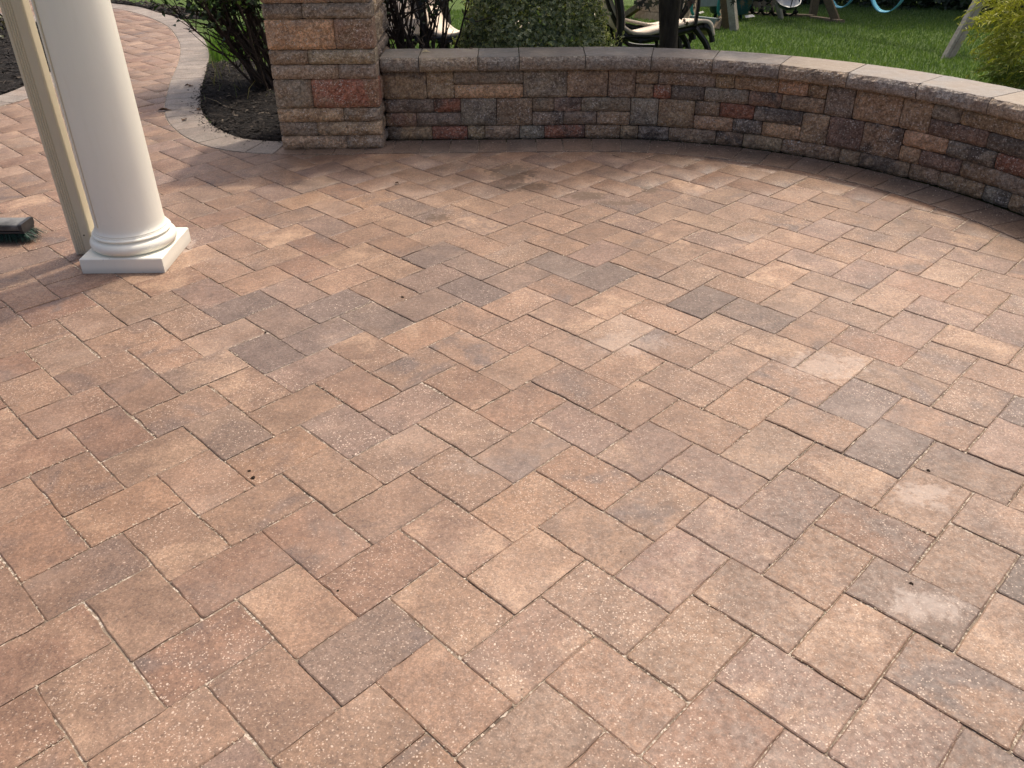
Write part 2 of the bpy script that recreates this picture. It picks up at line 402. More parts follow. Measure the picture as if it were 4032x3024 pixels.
INNER_W = [(-6.4, 10.45), (-5.6, 10.3), (-4.9, 10.02), (-4.237, 9.659), (-3.95, 9.43), (-3.618, 9.064), (-3.213, 8.489), (-2.901, 7.844), (-2.715, 7.366), (-2.554, 6.832), (-2.39, 6.165),
           (-2.278, 5.76), (-2.165, 5.386), (-2.055, 5.12), (-1.918, 4.885), (-1.80, 4.725), (-1.665, 4.59), (-1.52, 4.495), (-1.367, 4.445), (-1.207, 4.42), (-.99, 4.408)]
OUTER_W = [(-6.5, 10.75), (-5.7, 10.6), (-5.0, 10.32), (-4.376, 10.005), (-3.952, 9.705), (-3.506, 9.204), (-3.222, 8.811), (-2.925, 8.369), (-2.686, 7.877), (-2.495, 7.395), (-2.345, 6.928),
           (-2.196, 6.321), (-2.061, 5.803), (-1.934, 5.4), (-1.803, 5.105), (-1.655, 4.858), (-1.564, 4.765), (-1.41, 4.69), (-1.257, 4.65), (-.99, 4.645)]
inner = [np.array(p[:2]) for p in catmull([(*p, 0) for p in INNER_W], 6)]
outer = [np.array(p[:2]) for p in catmull([(*p, 0) for p in OUTER_W], 6)]
for s in np.arange(.02, 4.6, .05):
    inner.append(wall_pt(s, 1.765 if s > L0 else 1.765 - .0 * s)[0]); outer.append(wall_pt(s, RW)[0])
inner = [p for i, p in enumerate(inner) if i == 0 or np.linalg.norm(p - inner[i - 1]) > 1e-4]
def arclen(P):
    P = np.array(P); return np.concatenate([[0], np.cumsum(np.linalg.norm(np.diff(P, axis=0), axis=1))])
def resample(P, n):
    P = np.array(P); a = arclen(P); t = np.linspace(0, a[-1], n)
    return np.stack([np.interp(t, a, P[:, 0]), np.interp(t, a, P[:, 1])], 1)
# pair the outer curve with its nearest inner point so soldier pavers stay square to the curve
inn = resample(inner, 1400)
ker = np.hanning(25); ker /= ker.sum()
pad = np.concatenate([np.repeat(inn[:1], 12, 0), inn, np.repeat(inn[-1:], 12, 0)])
inn = np.stack([np.convolve(pad[:, 0], ker, 'valid'), np.convolve(pad[:, 1], ker, 'valid')], 1)
tan = np.gradient(inn, axis=0); tan /= np.linalg.norm(tan, axis=1)[:, None]
nor = np.stack([-tan[:, 1], tan[:, 0]], 1)
outp = np.array(outer)
wid = []
for p, n_ in zip(inn, nor):
    d = outp - p; t = d @ n_; lat = np.abs(d @ np.array([-n_[1], n_[0]])); ok = (t > .05) & (t < .7)
    wid.append(t[ok][np.argmin(lat[ok])] if ok.any() else .24)
wid = np.convolve(np.pad(np.array(wid), 30, 'edge'), np.ones(61) / 61, 'valid')
wid = np.clip(wid, .21, .34)
outn = inn + nor * wid[:, None]

LEFT_IN = catmull([(-5.6, 4.9, 0), (-4.4, 5.0, 0), (-3.75, 5.13, 0), (-3.45, 5.30, 0), (-3.267, 5.50, 0), (-3.20, 5.64, 0), (-3.150, 5.84, 0), (-3.132, 6.05, 0), (-3.14, 6.4, 0), (-3.21, 6.95, 0), (-3.44, 7.7, 0), (-3.82, 8.32, 0), (-4.4, 8.95, 0), (-5.2, 9.35, 0), (-6.4, 9.6, 0)], 6)
left_in = np.array([p[:2] for p in LEFT_IN]); left_in = resample(left_in, 400)
ltan = np.gradient(left_in, axis=0); ltan /= np.linalg.norm(ltan, axis=1)[:, None]
lnor = np.stack([-ltan[:, 1], ltan[:, 0]], 1)      # to the left of travel = outside
left_out = left_in + lnor * .245
# patio interior polygon (counter-clockwise not required)
PATIO = list(map(tuple, left_in)) + [(-6.4, 10.4)] + list(map(tuple, inn)) + [(2.75, 1.2), (2.75, .2), (-5.6, .2)]
PATIO = np.array(PATIO)
HARD = np.array(list(map(tuple, left_out)) + list(map(tuple, outn)) + [(2.85, 1.2), (2.85, .1), (-5.7, .1)])
HARD2 = np.array(list(map(tuple, left_in + lnor * .15)) + list(map(tuple, inn + nor * (wid[:, None] - .09))) + [(2.6, .9), (2.6, .1), (-5.7, .1)])
def inside(P, x, y):
    """even-odd test, vectorised over points"""
    x = np.asarray(x, float); y = np.asarray(y, float); r = np.zeros(x.shape, bool); n = len(P)
    x1, y1 = P[:, 0], P[:, 1]; x2, y2 = np.roll(x1, -1), np.roll(y1, -1)
    for i in range(n):
        if y1[i] == y2[i]: continue
        cnd = ((y1[i] > y) != (y2[i] > y)) & (x < (x2[i] - x1[i]) * (y - y1[i]) / (y2[i] - y1[i]) + x1[i])
        r ^= cnd
    return r
XW_Y = np.array([p[1] for p in outn[:1050][::-1]]); XW_X = np.array([p[0] for p in outn[:1050][::-1]])
_o = np.argsort(XW_Y); XW_Y, XW_X = XW_Y[_o], XW_X[_o]
def terrain(x, y):
    x = np.asarray(x, float); y = np.asarray(y, float)
    xw = np.where(y > 10.0, -4.4 - (y - 10) * 1.5, np.interp(y, XW_Y, XW_X))
    t = np.clip((x - xw - .15) / 1.5, 0, 1); t = t * t * (3 - 2 * t)
    far = np.clip((y - 17) / 10, 0, 1)
    z = -.012 - .09 * (np.clip(y, 5, 18) - 5) * t
    z = z + .02 * np.sin(x * 1.3 + y * .7) * np.clip((y - 6) / 4, 0, 1) * t
    return z

# ------------------------------------------------------------------ ground sheet (lawn), mulch beds
def lawn_pt(x, y):
    d = ray(x, y); t = .5
    for _ in range(4000):
        p = d * t + np.array([0, 0, H_CAM])
        if p[2] < terrain(p[0], p[1]): break
        t += .01
    return p
xs = np.unique(np.concatenate([np.linspace(-150, -7, 14), np.arange(-7, 9, .11), np.linspace(9, 150, 14)]))
ys = np.unique(np.concatenate([np.linspace(-60, -2, 8), np.arange(-2, 18, .11), np.linspace(18, 260, 16)]))
GX, GY = np.meshgrid(xs, ys); GZ = terrain(GX, GY)
hard_in = inside(HARD, GX, GY)
hd = hard_in.copy()
for dx in (-1, 0, 1):                       # drop the sheet under the paving, a cell inside its edge
    for dy in (-1, 0, 1): hd &= np.roll(np.roll(hard_in, dx, 0), dy, 1)
GZ = np.where(hd, -.09, GZ)
nx, ny = len(xs), len(ys)
idx = np.arange(nx * ny).reshape(ny, nx)
quads = np.stack([idx[:-1, :-1], idx[:-1, 1:], idx[1:, 1:], idx[1:, :-1]], -1).reshape(-1, 4)
lawn = link('lawn', mesh_np('lawn', np.stack([GX, GY, GZ], -1).reshape(-1, 3), quads.ravel(), np.full(len(quads), 4), M_LAWN, smooth=True))
tag(lawn, kind='structure')

def bed(name, x0, x1, y0, y1, test, step=.035, lift=.016):
    X, Y = np.meshgrid(np.arange(x0, x1, step), np.arange(y0, y1, step)); ok = test(X, Y)
    Z = terrain(X, Y) + lift + np.array([[mnoise.noise((a * 9, b * 9, 3.1)) * .016 + mnoise.noise((a * 26, b * 26, 1.1)) * .008 for a, b in zip(r, q)] for r, q in zip(X, Y)])
    edge = ok & (np.roll(ok, 1, 0) & np.roll(ok, -1, 0) & np.roll(ok, 1, 1) & np.roll(ok, -1, 1))
    hin = inside(HARD, X, Y); Z = np.where(edge & ~hin, Z, terrain(X, Y) - .02); Z = np.where(hin, np.minimum(Z, -.035), Z)
    id_ = np.arange(X.size).reshape(X.shape)
    f = ok[:-1, :-1] & ok[:-1, 1:] & ok[1:, 1:] & ok[1:, :-1]
    q = np.stack([id_[:-1, :-1], id_[:-1, 1:], id_[1:, 1:], id_[1:, :-1]], -1)[f]
    o = link(name, mesh_np(name, np.stack([X, Y, Z], -1).reshape(-1, 3), q.ravel(), np.full(len(q), 4), M_MULCH, smooth=True))
    tag(o, kind='structure'); e2 = edge & ~hin; return X[e2], Y[e2]
wob = lambda x, y: np.array([[mnoise.noise((a * 2.2, b * 2.2, 8)) for a, b in zip(r, q)] for r, q in zip(x, y)])
def t_plant(x, y):
    xo = np.interp(y, XW_Y, XW_X)
    return ~inside(HARD2, x, y) & (x > xo - .12) & (y < 6.75 + .28 * wob(x, y) - .10 * (x + 1.7)) & ~((x > -1.20) & (x < -.70) & (y < 5.0)) & ~((x > -.7) & (y < 4.9)) & (x < .2)
def t_left(x, y):
    return ~inside(HARD2, x, y) & (x < np.interp(y, left_out[:, 1], left_out[:, 0]) + .12)
def t_far(x, y):
    return (y > np.interp(x, outn[:700, 0][np.argsort(outn[:700, 0])], outn[:700, 1][np.argsort(outn[:700, 0])]) - .1) & ~inside(HARD2, x, y) & (y < 12.2 + .4 * wob(x, y) - .5 * (x + 4.5))
bp1 = bed('mulch_bed', -2.3, .25, 4.55, 7.2, t_plant)
bp2 = bed('mulch_bed', -6.2, -3.25, 5.0, 9.6, t_left, .05)
bp3 = bed('mulch_bed', -6.6, -2.6, 8.9, 12.8, t_far, .055)

def chips(name, pts, n, lo=.004, hi=.015, cols=((.008, .007, .006), (.016, .0125, .0105), (.032, .025, .020), (.11, .09, .07)), lift=.014, wts=(.45, .37, .155, .025)):
    i = rng.integers(0, len(pts[0]), n); x = pts[0][i] + rng.uniform(-.02, .02, n); y = pts[1][i] + rng.uniform(-.02, .02, n)
    z = np.where(inside(HARD, x, y), .0035 - lift + lift, terrain(x, y) + lift + rng.uniform(-.004, .014, n))
    a = rng.uniform(0, 6.28, n); L = rng.uniform(lo, hi, n); W = L * rng.uniform(.2, .5, n); tilt = rng.normal(0, .22, n)
    u = np.stack([np.cos(a), np.sin(a), tilt], 1) * L[:, None]; v = np.stack([-np.sin(a), np.cos(a), rng.normal(0, .3, n)], 1) * W[:, None]
    c = np.stack([x, y, z], 1); h = np.array([0, 0, .003])
    V = np.stack([c - u - v, c + u - v * .6, c + u * .9 + v, c - u + v * .7, c + h], 1).reshape(-1, 3)
    b = np.arange(n)[:, None] * 5
    F = np.concatenate([b + np.array([0, 1, 4]), b + np.array([1, 2, 4]), b + np.array([2, 3, 4]), b + np.array([3, 0, 4])], 0)
    cc = np.array(cols)[rng.choice(len(cols), n, p=wts)] * rng.uniform(.7, 1.3, (n, 1))
    col = np.repeat(np.concatenate([cc, np.ones((n, 1))], 1), 5, 0)
    o = link(name, mesh_np(name, V, F.ravel(), np.full(len(F), 3), M_CHIP, col)); tag(o, kind='stuff'); return o
tag(chips('mulch_chips', bp1, 16000, .004, .017), 'shredded dark mulch chips in the bed beside the stone pillar', 'mulch')
tag(chips('mulch_chips', bp2, 8000, .010, .032), 'shredded dark mulch chips in the bed left of the downspout', 'mulch')
tag(chips('mulch_chips', bp3, 5000, .012, .04, lift=.03, wts=(.35, .35, .22, .08)), 'brownish mulch chips in the bed beyond the far walkway edge', 'mulch')

sp_i = rng.integers(700, 965, 900); sp_p = outn[sp_i] - nor[sp_i] * (np.abs(rng.normal(0, .035, 900)) + .002)[:, None]
tag(chips('mulch_chips', (sp_p[:, 0], sp_p[:, 1]), 260, .003, .009, lift=.016), 'dark mulch crumbs spilled onto the curved grey border', 'mulch')
def blades(name, x, y, hmin, hmax, wmin, wmax, cols, lean=.45):
    n = len(x); z = terrain(x, y) - .004; a = rng.uniform(0, 6.28, n); b = rng.uniform(0, 6.28, n)
    h = rng.uniform(hmin, hmax, n); wd = rng.uniform(wmin, wmax, n); le = rng.normal(0, lean, n) * h
    c = np.stack([x, y, z], 1); s_ = np.stack([np.cos(a), np.sin(a), 0 * a], 1) * wd[:, None]
    l1 = np.stack([np.cos(b) * le * .35, np.sin(b) * le * .35, h * .6], 1); l2 = np.stack([np.cos(b) * le, np.sin(b) * le, h], 1)
    V = np.stack([c - s_, c + s_, c + l1 + s_ * .8, c + l1 - s_ * .8, c + l2], 1).reshape(-1, 3)
    k = np.arange(n)[:, None] * 5
    loops = np.concatenate([k + np.array([0, 1, 2, 3]), k + np.array([3, 2, 4])], 1).ravel()
    sizes = np.tile([4, 3], n)
    cc = np.array(cols)[rng.integers(0, len(cols), n)] * rng.uniform(.88, 1.15, (n, 1))
    col = np.repeat(np.concatenate([cc, np.ones((n, 1))], 1), 5, 0)
    o = link(name, mesh_np(name, V, loops, sizes, M_GRASS, col)); return o
GREENS = [(.090, .150, .042), (.110, .175, .050), (.075, .125, .040), (.135, .190, .066), (.098, .158, .052)]
n = 150000
gx = rng.uniform(-2.6, 8.0, n); gy = 5.2 + (rng.uniform(0, 1, n) ** 1.25) * 11.5
okg = (gx > np.interp(gy, XW_Y, XW_X) + .25) & ~((gx < .25) & (gy < 6.9 - .1 * (gx + 1.7))) & (np.abs(gx) < gy * .75 + .5)
okg &= ~((gx > -.75) & (gy < 5.0)) & ~((np.hypot(gx - AC[0], gy - AC[1]) < 2.3))
tag(blades('lawn_grass', gx[okg], gy[okg], .018, .048, .0025, .006, GREENS), 'mown green grass of the lawn behind the seat wall', 'grass', kind='stuff')
n = 1500
ca = rng.uniform(0, 6.28, n); cr_ = np.abs(rng.normal(0, .16, n))
gx = -2.28 + np.cos(ca) * cr_ * .6; gy = 7.35 + np.sin(ca) * cr_ * 1.9
okg = gx > np.interp(gy, XW_Y, XW_X) + .03
tag(blades('grass_tuft', gx[okg], gy[okg], .06, .20, .003, .007, [(.10, .19, .035), (.13, .23, .05), (.08, .15, .03)], .5), 'bright green tall grass tuft at the bed edge beside the walkway', 'grass', kind='stuff')
n = 420
i = rng.integers(0, len(bp1[0]), n); gx, gy = bp1[0][i], bp1[1][i]
okg = (gy > 5.7 + rng.uniform(-.4, .6, n))
tag(blades('bed_weeds', gx[okg], gy[okg], .04, .16, .0015, .0035, [(.09, .12, .045), (.15, .14, .08), (.22, .19, .13)], .9), 'thin pale weeds and dry grass stalks over the mulch', 'weeds', kind='stuff')

# ------------------------------------------------------------------ patio: bed sheet + pavers
patio = None
def poly_sheet(name, P, z, mat):
    bm = bmesh.new(); vs_ = [bm.verts.new((p[0], p[1], z)) for p in P]; f = bm.faces.new(vs_)
    bmesh.ops.triangulate(bm, faces=[f]); me = bpy.data.meshes.new(name); bm.to_mesh(me); bm.free(); me.materials.append(mat)
    me.update()
    if me.polygons and sum(p.normal.z for p in me.polygons) < 0: me.flip_normals()
    return me
sx, sy = np.arange(-5.7, 2.9, .05), np.arange(.1, 10.8, .05); SX, SY = np.meshgrid(sx, sy); sin_ = inside(HARD, SX, SY)
sid = np.arange(SX.size).reshape(SX.shape); sf = sin_[:-1, :-1] & sin_[:-1, 1:] & sin_[1:, 1:] & sin_[1:, :-1]
sq = np.stack([sid[:-1, :-1], sid[:-1, 1:], sid[1:, 1:], sid[1:, :-1]], -1)[sf]
patio = tag(link('patio', mesh_np('patio', np.stack([SX, SY, np.full(SX.shape, -.0036)], -1).reshape(-1, 3), sq.ravel(), np.full(len(sq), 4), M_SAND)), kind='structure')

U = .0762; YAW = -.783893; TX, TY = -3.548466 * U, 25.102855 * U
cA = np.array([math.cos(YAW), math.sin(YAW)]); cB = np.array([-math.sin(YAW), math.cos(YAW)])
def lat2w(a, b): return np.array([TX, TY]) + (cA * a + cB * b) * U
def w2lat(x, y):
    d = (np.array([x, y]) - np.array([TX, TY])) / U; return np.array([d @ cA, d @ cB])

def ring_poly(w, h, r, seed, sub=3):
    """rounded rectangle outline with slightly worn edges"""
    g = np.random.default_rng(seed); P = []
    cs = [(w / 2 - r, h / 2 - r, 0), (-w / 2 + r, h / 2 - r, 90), (-w / 2 + r, -h / 2 + r, 180), (w / 2 - r, -h / 2 + r, 270)]
    for i, (cx, cy, a0) in enumerate(cs):
        rr = r * g.uniform(.6, 1.5)
        cx = math.copysign(w / 2 - rr, cx); cy = math.copysign(h / 2 - rr, cy)
        for k in range(3):
            a = R(a0 + 45 * k); P.append([cx + rr * math.cos(a), cy + rr * math.sin(a)])
        nx_, ny_ = cs[(i + 1) % 4][:2]; ex, ey = P[-1]
        nxt = (math.copysign(w / 2 - r, nx_), math.copysign(h / 2 - r, ny_))
        a = R(cs[(i + 1) % 4][2]); e2 = (nxt[0] + r * math.cos(a), nxt[1] + r * math.sin(a))
        nrm = (math.cos(R(a0 + 90)), math.sin(R(a0 + 90)))
        for k in range(1, sub + 1):
            t = k / (sub + 1); o = g.normal(-.0003, .0012)
            P.append([ex + (e2[0] - ex) * t + nrm[0] * o, ey + (e2[1] - ey) * t + nrm[1] * o])
    return P
def inset(P, d):
    P = np.array(P); n = len(P); a = np.roll(P, 1, 0); b = np.roll(P, -1, 0)
    e1 = P - a; e2 = b - P
    e1 /= np.maximum(np.linalg.norm(e1, axis=1), 1e-9)[:, None]; e2 /= np.maximum(np.linalg.norm(e2, axis=1), 1e-9)[:, None]
    n1 = np.stack([-e1[:, 1], e1[:, 0]], 1); n2 = np.stack([-e2[:, 1], e2[:, 0]], 1)
    m = n1 + n2; m /= np.maximum((m * m).sum(1) / 2, .35)[:, None]
    return P + m * d
def paver_geo(P, ch=.0022, drop=.0018, depth=.032, seed=0):
    n = len(P); g = np.random.default_rng(seed + 99)
    I = inset(P, ch * 1.3)
    V = [(x, y, 0) for x, y in I] + [(x, y, -drop + g.normal(0, .0004)) for x, y in P] + [(x, y, -depth) for x, y in P]
    F = [tuple(range(n))]
    for k in range(n):
        k2 = (k + 1) % n
        F.append((k, n + k, n + k2, k2)); F.append((n + k, 2 * n + k, 2 * n + k2, n + k2))
    return V, F
def clip_convex(subject, clip):
    out_ = [np.array(p) for p in subject]
    for i in range(len(clip)):
        a, b = np.array(clip[i]), np.array(clip[(i + 1) % len(clip)]); e = b - a; inp = out_; out_ = []
        if not inp: return []
        side = lambda p: e[0] * (p[1] - a[1]) - e[1] * (p[0] - a[0])
        for j in range(len(inp)):
            p, q = inp[j], inp[(j + 1) % len(inp)]; sp_, sq = side(p), side(q)
            if sp_ >= 0: out_.append(p)
            if (sp_ >= 0) != (sq >= 0): out_.append(p + (q - p) * (sp_ / (sp_ - sq)))
    return out_
def area(P):
    P = np.array(P); x, y = P[:, 0], P[:, 1]; return .5 * (x @ np.roll(y, -1) - y @ np.roll(x, -1))
def tidy(P, tol=.004):
    o = []
    for p in P:
        if not o or np.linalg.norm(p - o[-1]) > tol: o.append(p)
    if len(o) > 2 and np.linalg.norm(o[0] - o[-1]) < tol: o.pop()
    return o

TONE = dict(T=(0.270, 0.176, 0.118), M=(0.239, 0.155, 0.107), R=(0.239, 0.146, 0.098), C=(0.164, 0.121, 0.100), V=(0.235, 0.160, 0.123), L=(0.301, 0.206, 0.144), O=(0.276, 0.174, 0.112), G=(0.245, 0.166, 0.117), c=(0.209, 0.147, 0.113))
# colours read off the photograph for single pavers: (crop origin, scale, [(x, y, tone)])
PICK = [((1300, 950), .5425, "760,125,C;1650,185,C;1060,215,c;1340,290,c;1980,270,C;1040,380,C;730,270,c;1900,120,V;350,590,C;640,480,c;120,440,C;80,650,C;430,400,M;1340,110,G;2080,40,V;200,150,T;520,190,T;700,40,T;150,290,T;1100,60,T;1620,60,T;560,700,O;1340,480,T;1700,370,M;1020,560,T;1300,670,M;250,820,M;950,770,T;1700,600,M;2100,650,L;1400,870,T;1730,770,L;2000,860,T;620,880,M"),
        ((2632, 1000), .6329, "200,310,C;560,390,C;660,130,O;300,490,L;560,640,L;400,700,L;880,480,T;1020,690,L;1290,570,R;1700,670,G;1180,930,C;1370,1200,C;1600,1080,T;1420,300,L;1200,150,V;1750,360,V;900,70,R;1580,200,R;480,870,O;980,1080,T;700,1200,G;1100,1330,M;780,1450,V;1700,1500,L;1820,1300,G;2050,1150,V;2140,950,C;1480,800,G;1900,850,G;250,180,T;850,300,G;1150,380,G;1550,480,V;1900,550,T;2000,250,T"),
        ((0, 1000), .6329, "1500,320,C;1700,420,c;1650,620,C;1960,480,C;2050,310,C;1240,220,V;430,310,R;600,420,G;900,310,G;1040,180,R;1230,720,c;880,830,M;520,700,M;400,590,G;1020,640,T;1580,1230,O;1800,950,T;700,1070,R;930,1290,M;1100,1130,M;480,1260,M;620,1500,O;300,1150,R;1350,1350,T;1950,1350,T;2100,1120,c;150,400,R;1400,540,G;730,250,G;1150,460,G;200,850,T"),
        ((0, 2000), .6329, "250,150,O;620,100,O;500,330,M;950,650,R;1000,250,M;500,750,O;1100,770,M;1400,400,R;1500,850,V;300,1000,R;600,1250,M;1800,700,T;1700,1200,M;1200,1050,R;900,1450,T;150,600,M"),
        ((1300, 2000), .6329, "200,900,c;350,100,M;750,230,M;1500,200,T;1000,400,T;1300,800,M;750,600,T;700,1150,T;1800,1150,T;2000,350,V;1700,650,G;200,500,R;1400,1450,O;200,1350,T;2150,1450,V;2100,850,G;1100,1350,G"),
        ((2632, 2000), .6329, "700,1050,V;1500,650,c;1400,1350,V;1750,1000,M;1200,850,T;900,400,T;650,650,G;300,750,T;300,1300,R;1300,200,R;1850,350,G;2050,750,L;300,200,M;600,100,V;2000,1350,T;700,1500,V;300,1500,R;2150,450,C"),
        ((400, 450), .5425, "430,60,M;1600,830,c;1400,560,V;420,520,O;860,640,T;1200,870,T;1050,330,M;560,320,V;1500,420,V;1000,560,T;1650,650,M;700,690,G;1950,780,T;900,860,V;2100,690,c;480,250,V"),
        ((1400, 450), .6781, "450,610,T;900,270,T;1000,400,G;1550,500,V;1150,290,M;1900,370,G;300,530,c;700,560,T;1050,620,T;1300,520,V;1700,600,L;400,330,T;1700,240,T"),
        ((3000, 500), .4665, "600,470,T;550,850,V;720,980,O;1200,820,L;1600,880,V;1700,730,T;1000,640,V;850,750,T;1400,1000,V;1050,900,G;1200,1100,T;450,600,T;800,620,T;300,750,T;1700,1080,V;350,1080,V;600,1220,V;1980,1100,V;2000,950,T")]
PICKD = {}
def tile_key(x, y):
    a, b = w2lat(x, y)
    for i in range(-40, 41):
        # lattice vectors (2,-2) and (3,3)
        pass
    # solve origin index then test neighbours
    m = np.array([[2, 3], [-2, 3]]); ij = np.linalg.solve(m, np.array([a, b]))
    for di in range(-2, 3):
        for dj in range(-2, 3):
            i, j = int(math.floor(ij[0])) + di, int(math.floor(ij[1])) + dj; o = m @ np.array([i, j])
            if o[0] <= a < o[0] + 3 and o[1] <= b < o[1] + 2: return (i, j, 0)
            if o[0] - 2 <= a < o[0] and o[1] - 1 <= b < o[1] + 2: return (i, j, 1)
    return None
for (ox, oy), sc, txt in PICK:
    for it in txt.split(';'):
        x, y, t = it.split(','); g = ground(float(x) * sc + ox, float(y) * sc + oy)
        kk = tile_key(g[0], g[1])
        if kk: PICKD[kk] = t

def paver_colour(key, cx, cy):
    g = np.random.default_rng(abs(hash((key[0] + 500, key[1] + 500, key[2]))) % (2 ** 31))
    t = PICKD.get(key)
    if t is None:
        left = np.clip((-.2 - cx) / 1.2, 0, 1); right = np.clip((cx - .5) / 1.2, 0, 1); far = np.clip((cy - 5) / 2, 0, 1)
        wts = dict(T=.30 + .1 * far, M=.24 - .1 * right, R=.08 + .28 * left - .06 * right, V=.08 + .16 * right, G=.12, L=.04 + .08 * right + .2 * far, O=.08, c=.05 * (1 - far))
        ks = list(wts); p = np.array([max(wts[q], 0) for q in ks]); t = ks[g.choice(len(ks), p=p / p.sum())]
    c = np.array(TONE[t]) * g.uniform(.95, 1.05) * g.uniform(.99, 1.01, 3)
    al = float(np.clip(g.normal(.60, .30), 0, 1)) if t not in 'C' else .22
    return (*np.clip(c, 0, 1), al)

VAR = {}
for kind, (w_, h_) in {0: (3 * U, 2 * U), 1: (2 * U, 3 * U)}.items():
    VAR[kind] = []
    for v in range(7):
        V, F = paver_geo(ring_poly(w_ - .0026, h_ - .0026, .005, 10 * kind + v), seed=v)
        VAR[kind].append((V, F, mesh('paver', V, F, M_PAVER)))
tiles = []
m2 = np.array([[2, 3], [-2, 3]])
hullx0, hullx1, hully0, hully1 = -5.6, 2.7, .35, 10.4
for i in range(-90, 91):
    for j in range(-40, 60):
        o = m2 @ np.array([i, j])
        for kind in (0, 1):
            c0 = (o[0] + 1.5, o[1] + 1) if kind == 0 else (o[0] - 1, o[1] + .5)
            cw = lat2w(*c0)
            if not (hullx0 < cw[0] < hullx1 and hully0 < cw[1] < hully1): continue
            tiles.append(((i, j, kind), cw, c0))
inner_edge = np.concatenate([inn, left_in])
PAT_SH = PATIO
parts = []; 
for key, cw, c0 in tiles:
    kind = key[2]; hw, hh = ((1.5, 1) if kind == 0 else (1, 1.5))
    d = np.min(np.linalg.norm(inner_edge - cw, axis=1))
    corners = [lat2w(c0[0] + sx * hw, c0[1] + sy * hh) for sx, sy in ((-1, -1), (1, -1), (1, 1), (-1, 1))]
    if d > .145:
        if not inside(PATIO, cw[0], cw[1]): continue
        poly = None
    else:
        P = [cw + (c - cw) * .985 for c in corners]
        for crv, tn, nr in ((inn, tan, nor), (left_in, ltan, lnor)):
            dd = np.linalg.norm(crv - cw, axis=1); q = int(np.argmin(dd))
            if dd[q] > .16: continue
            step = np.linalg.norm(crv[1] - crv[0]); w_ = max(1, int(.07 / step)); a_, b_ = max(q - w_, 0), min(q + w_, len(crv) - 1)
            turn = tn[a_][0] * tn[b_][1] - tn[a_][1] * tn[b_][0]
            for e in ((a_, q, b_) if turn < 0 else (q,)):
                out_ = []
                for v in range(len(P)):
                    p0, p1 = P[v], P[(v + 1) % len(P)]; s0_, s1_ = -(p0 - crv[e]) @ nr[e] - .001, -(p1 - crv[e]) @ nr[e] - .001
                    if s0_ >= 0: out_.append(p0)
                    if (s0_ >= 0) != (s1_ >= 0): out_.append(p0 + (p1 - p0) * (s0_ / (s0_ - s1_)))
                P = out_
                if len(P) < 3: break
            if len(P) < 3: break
        P = tidy(P)
        if len(P) < 3 or abs(area(P)) < .0003: continue
        per = sum(np.linalg.norm(P[v] - P[v - 1]) for v in range(len(P)))
        if abs(area(P)) / per < .004: continue
        if not inside(PATIO, np.mean(P, 0)[0], np.mean(P, 0)[1]): continue
        if area(P) < 0: P = P[::-1]
        poly = P
    pc = project([(*c, 0) for c in corners])
    x0, y0 = pc.min(0); x1, y1 = pc.max(0)
    vis = x1 > -40 and x0 < 4072 and y1 > -40 and y0 < 3064 and cw[1] > .3
    size = abs(area(pc)) * (1 if poly is None else abs(area(poly)) / (6 * U * U)) if vis else 0
    parts.append((size, key, cw, poly))
parts.sort(key=lambda t: -t[0])
far_V, far_F, far_C = [], [], []
for rank, (size, key, cw, poly) in enumerate(parts):
    if size <= 0 and not (-4.5 < cw[0] and cw[1] < 9): continue
    kind = key[2]; g = np.random.default_rng(rank + 5); colr = paver_colour(key, *cw)
    z = float(np.clip(g.normal(0, .0008), -.0014, .0014)) - (.0013 if poly is not None else 0); rz = YAW + g.normal(0, .0035); jx, jy = g.normal(0, .0007, 2)
    if poly is None:
        V, F, me = VAR[kind][int(g.integers(0, 7))]; flip = math.pi if g.random() < .5 else 0
        if rank < 300:
            o = link('paver', me, patio, (cw[0] + jx, cw[1] + jy, z), rz + flip); o.color = colr
            o.rotation_euler[0] = g.normal(0, .003); o.rotation_euler[1] = g.normal(0, .003); continue
        ca_, sa_ = math.cos(rz + flip), math.sin(rz + flip)
        W = [(cw[0] + ca_ * x - sa_ * y, cw[1] + sa_ * x + ca_ * y, zz + z) for x, y, zz in V]
    else:
        P = inset(poly, .0018); P = [p - cw for p in P]
        V, F = paver_geo(P, ch=.0022, seed=rank)
        if rank < 300:
            o = link('paver', mesh('paver', V, F, M_PAVER), patio, (cw[0], cw[1], z)); o.color = colr; continue
        W = [(x + cw[0], y + cw[1], zz + z) for x, y, zz in V]
    b = len(far_V); far_V += W; far_F += [tuple(q + b for q in f) for f in F]; far_C += [colr] * len(W)
me = mesh_np('small_pavers', np.array(far_V), np.concatenate([np.array(f) for f in far_F]), [len(f) for f in far_F], M_PAVER_FAR, far_C)
tag(link('small_pavers', me, patio), kind='stuff')

# pale sand grains and crumbs lying in and beside the joints
gp = []
for size, key, cw, poly in parts:
    if poly is not None or size < 600: continue
    kind = key[2]; hw, hh = ((1.5, 1) if kind == 0 else (1, 1.5)); g = np.random.default_rng(abs(hash(key)) % 99991)
    c0 = w2lat(*cw)
    for (ax, ay, bx_, by_) in ((-hw, -hh, hw, -hh), (-hw, -hh, -hw, hh)):
        dens = g.gamma(.8, 9.0 if cw[1] < 2.6 else 4.0); n_ = int(min(dens, 40))
        for t in g.uniform(0, 1, n_):
            q = lat2w(c0[0] + ax + (bx_ - ax) * t, c0[1] + ay + (by_ - ay) * t); gp.append((*(q + g.normal(0, .0028, 2)), g.uniform(.0010, .0026)))
for t in range(900):                                     # crumbs gathered along the foot of the wall and scattered about
    s = rng.uniform(0, 3.4); p, _ = wall_pt(s, RW - abs(rng.normal(0, .05)) - .004); gp.append((p[0], p[1], rng.uniform(.0015, .004)))
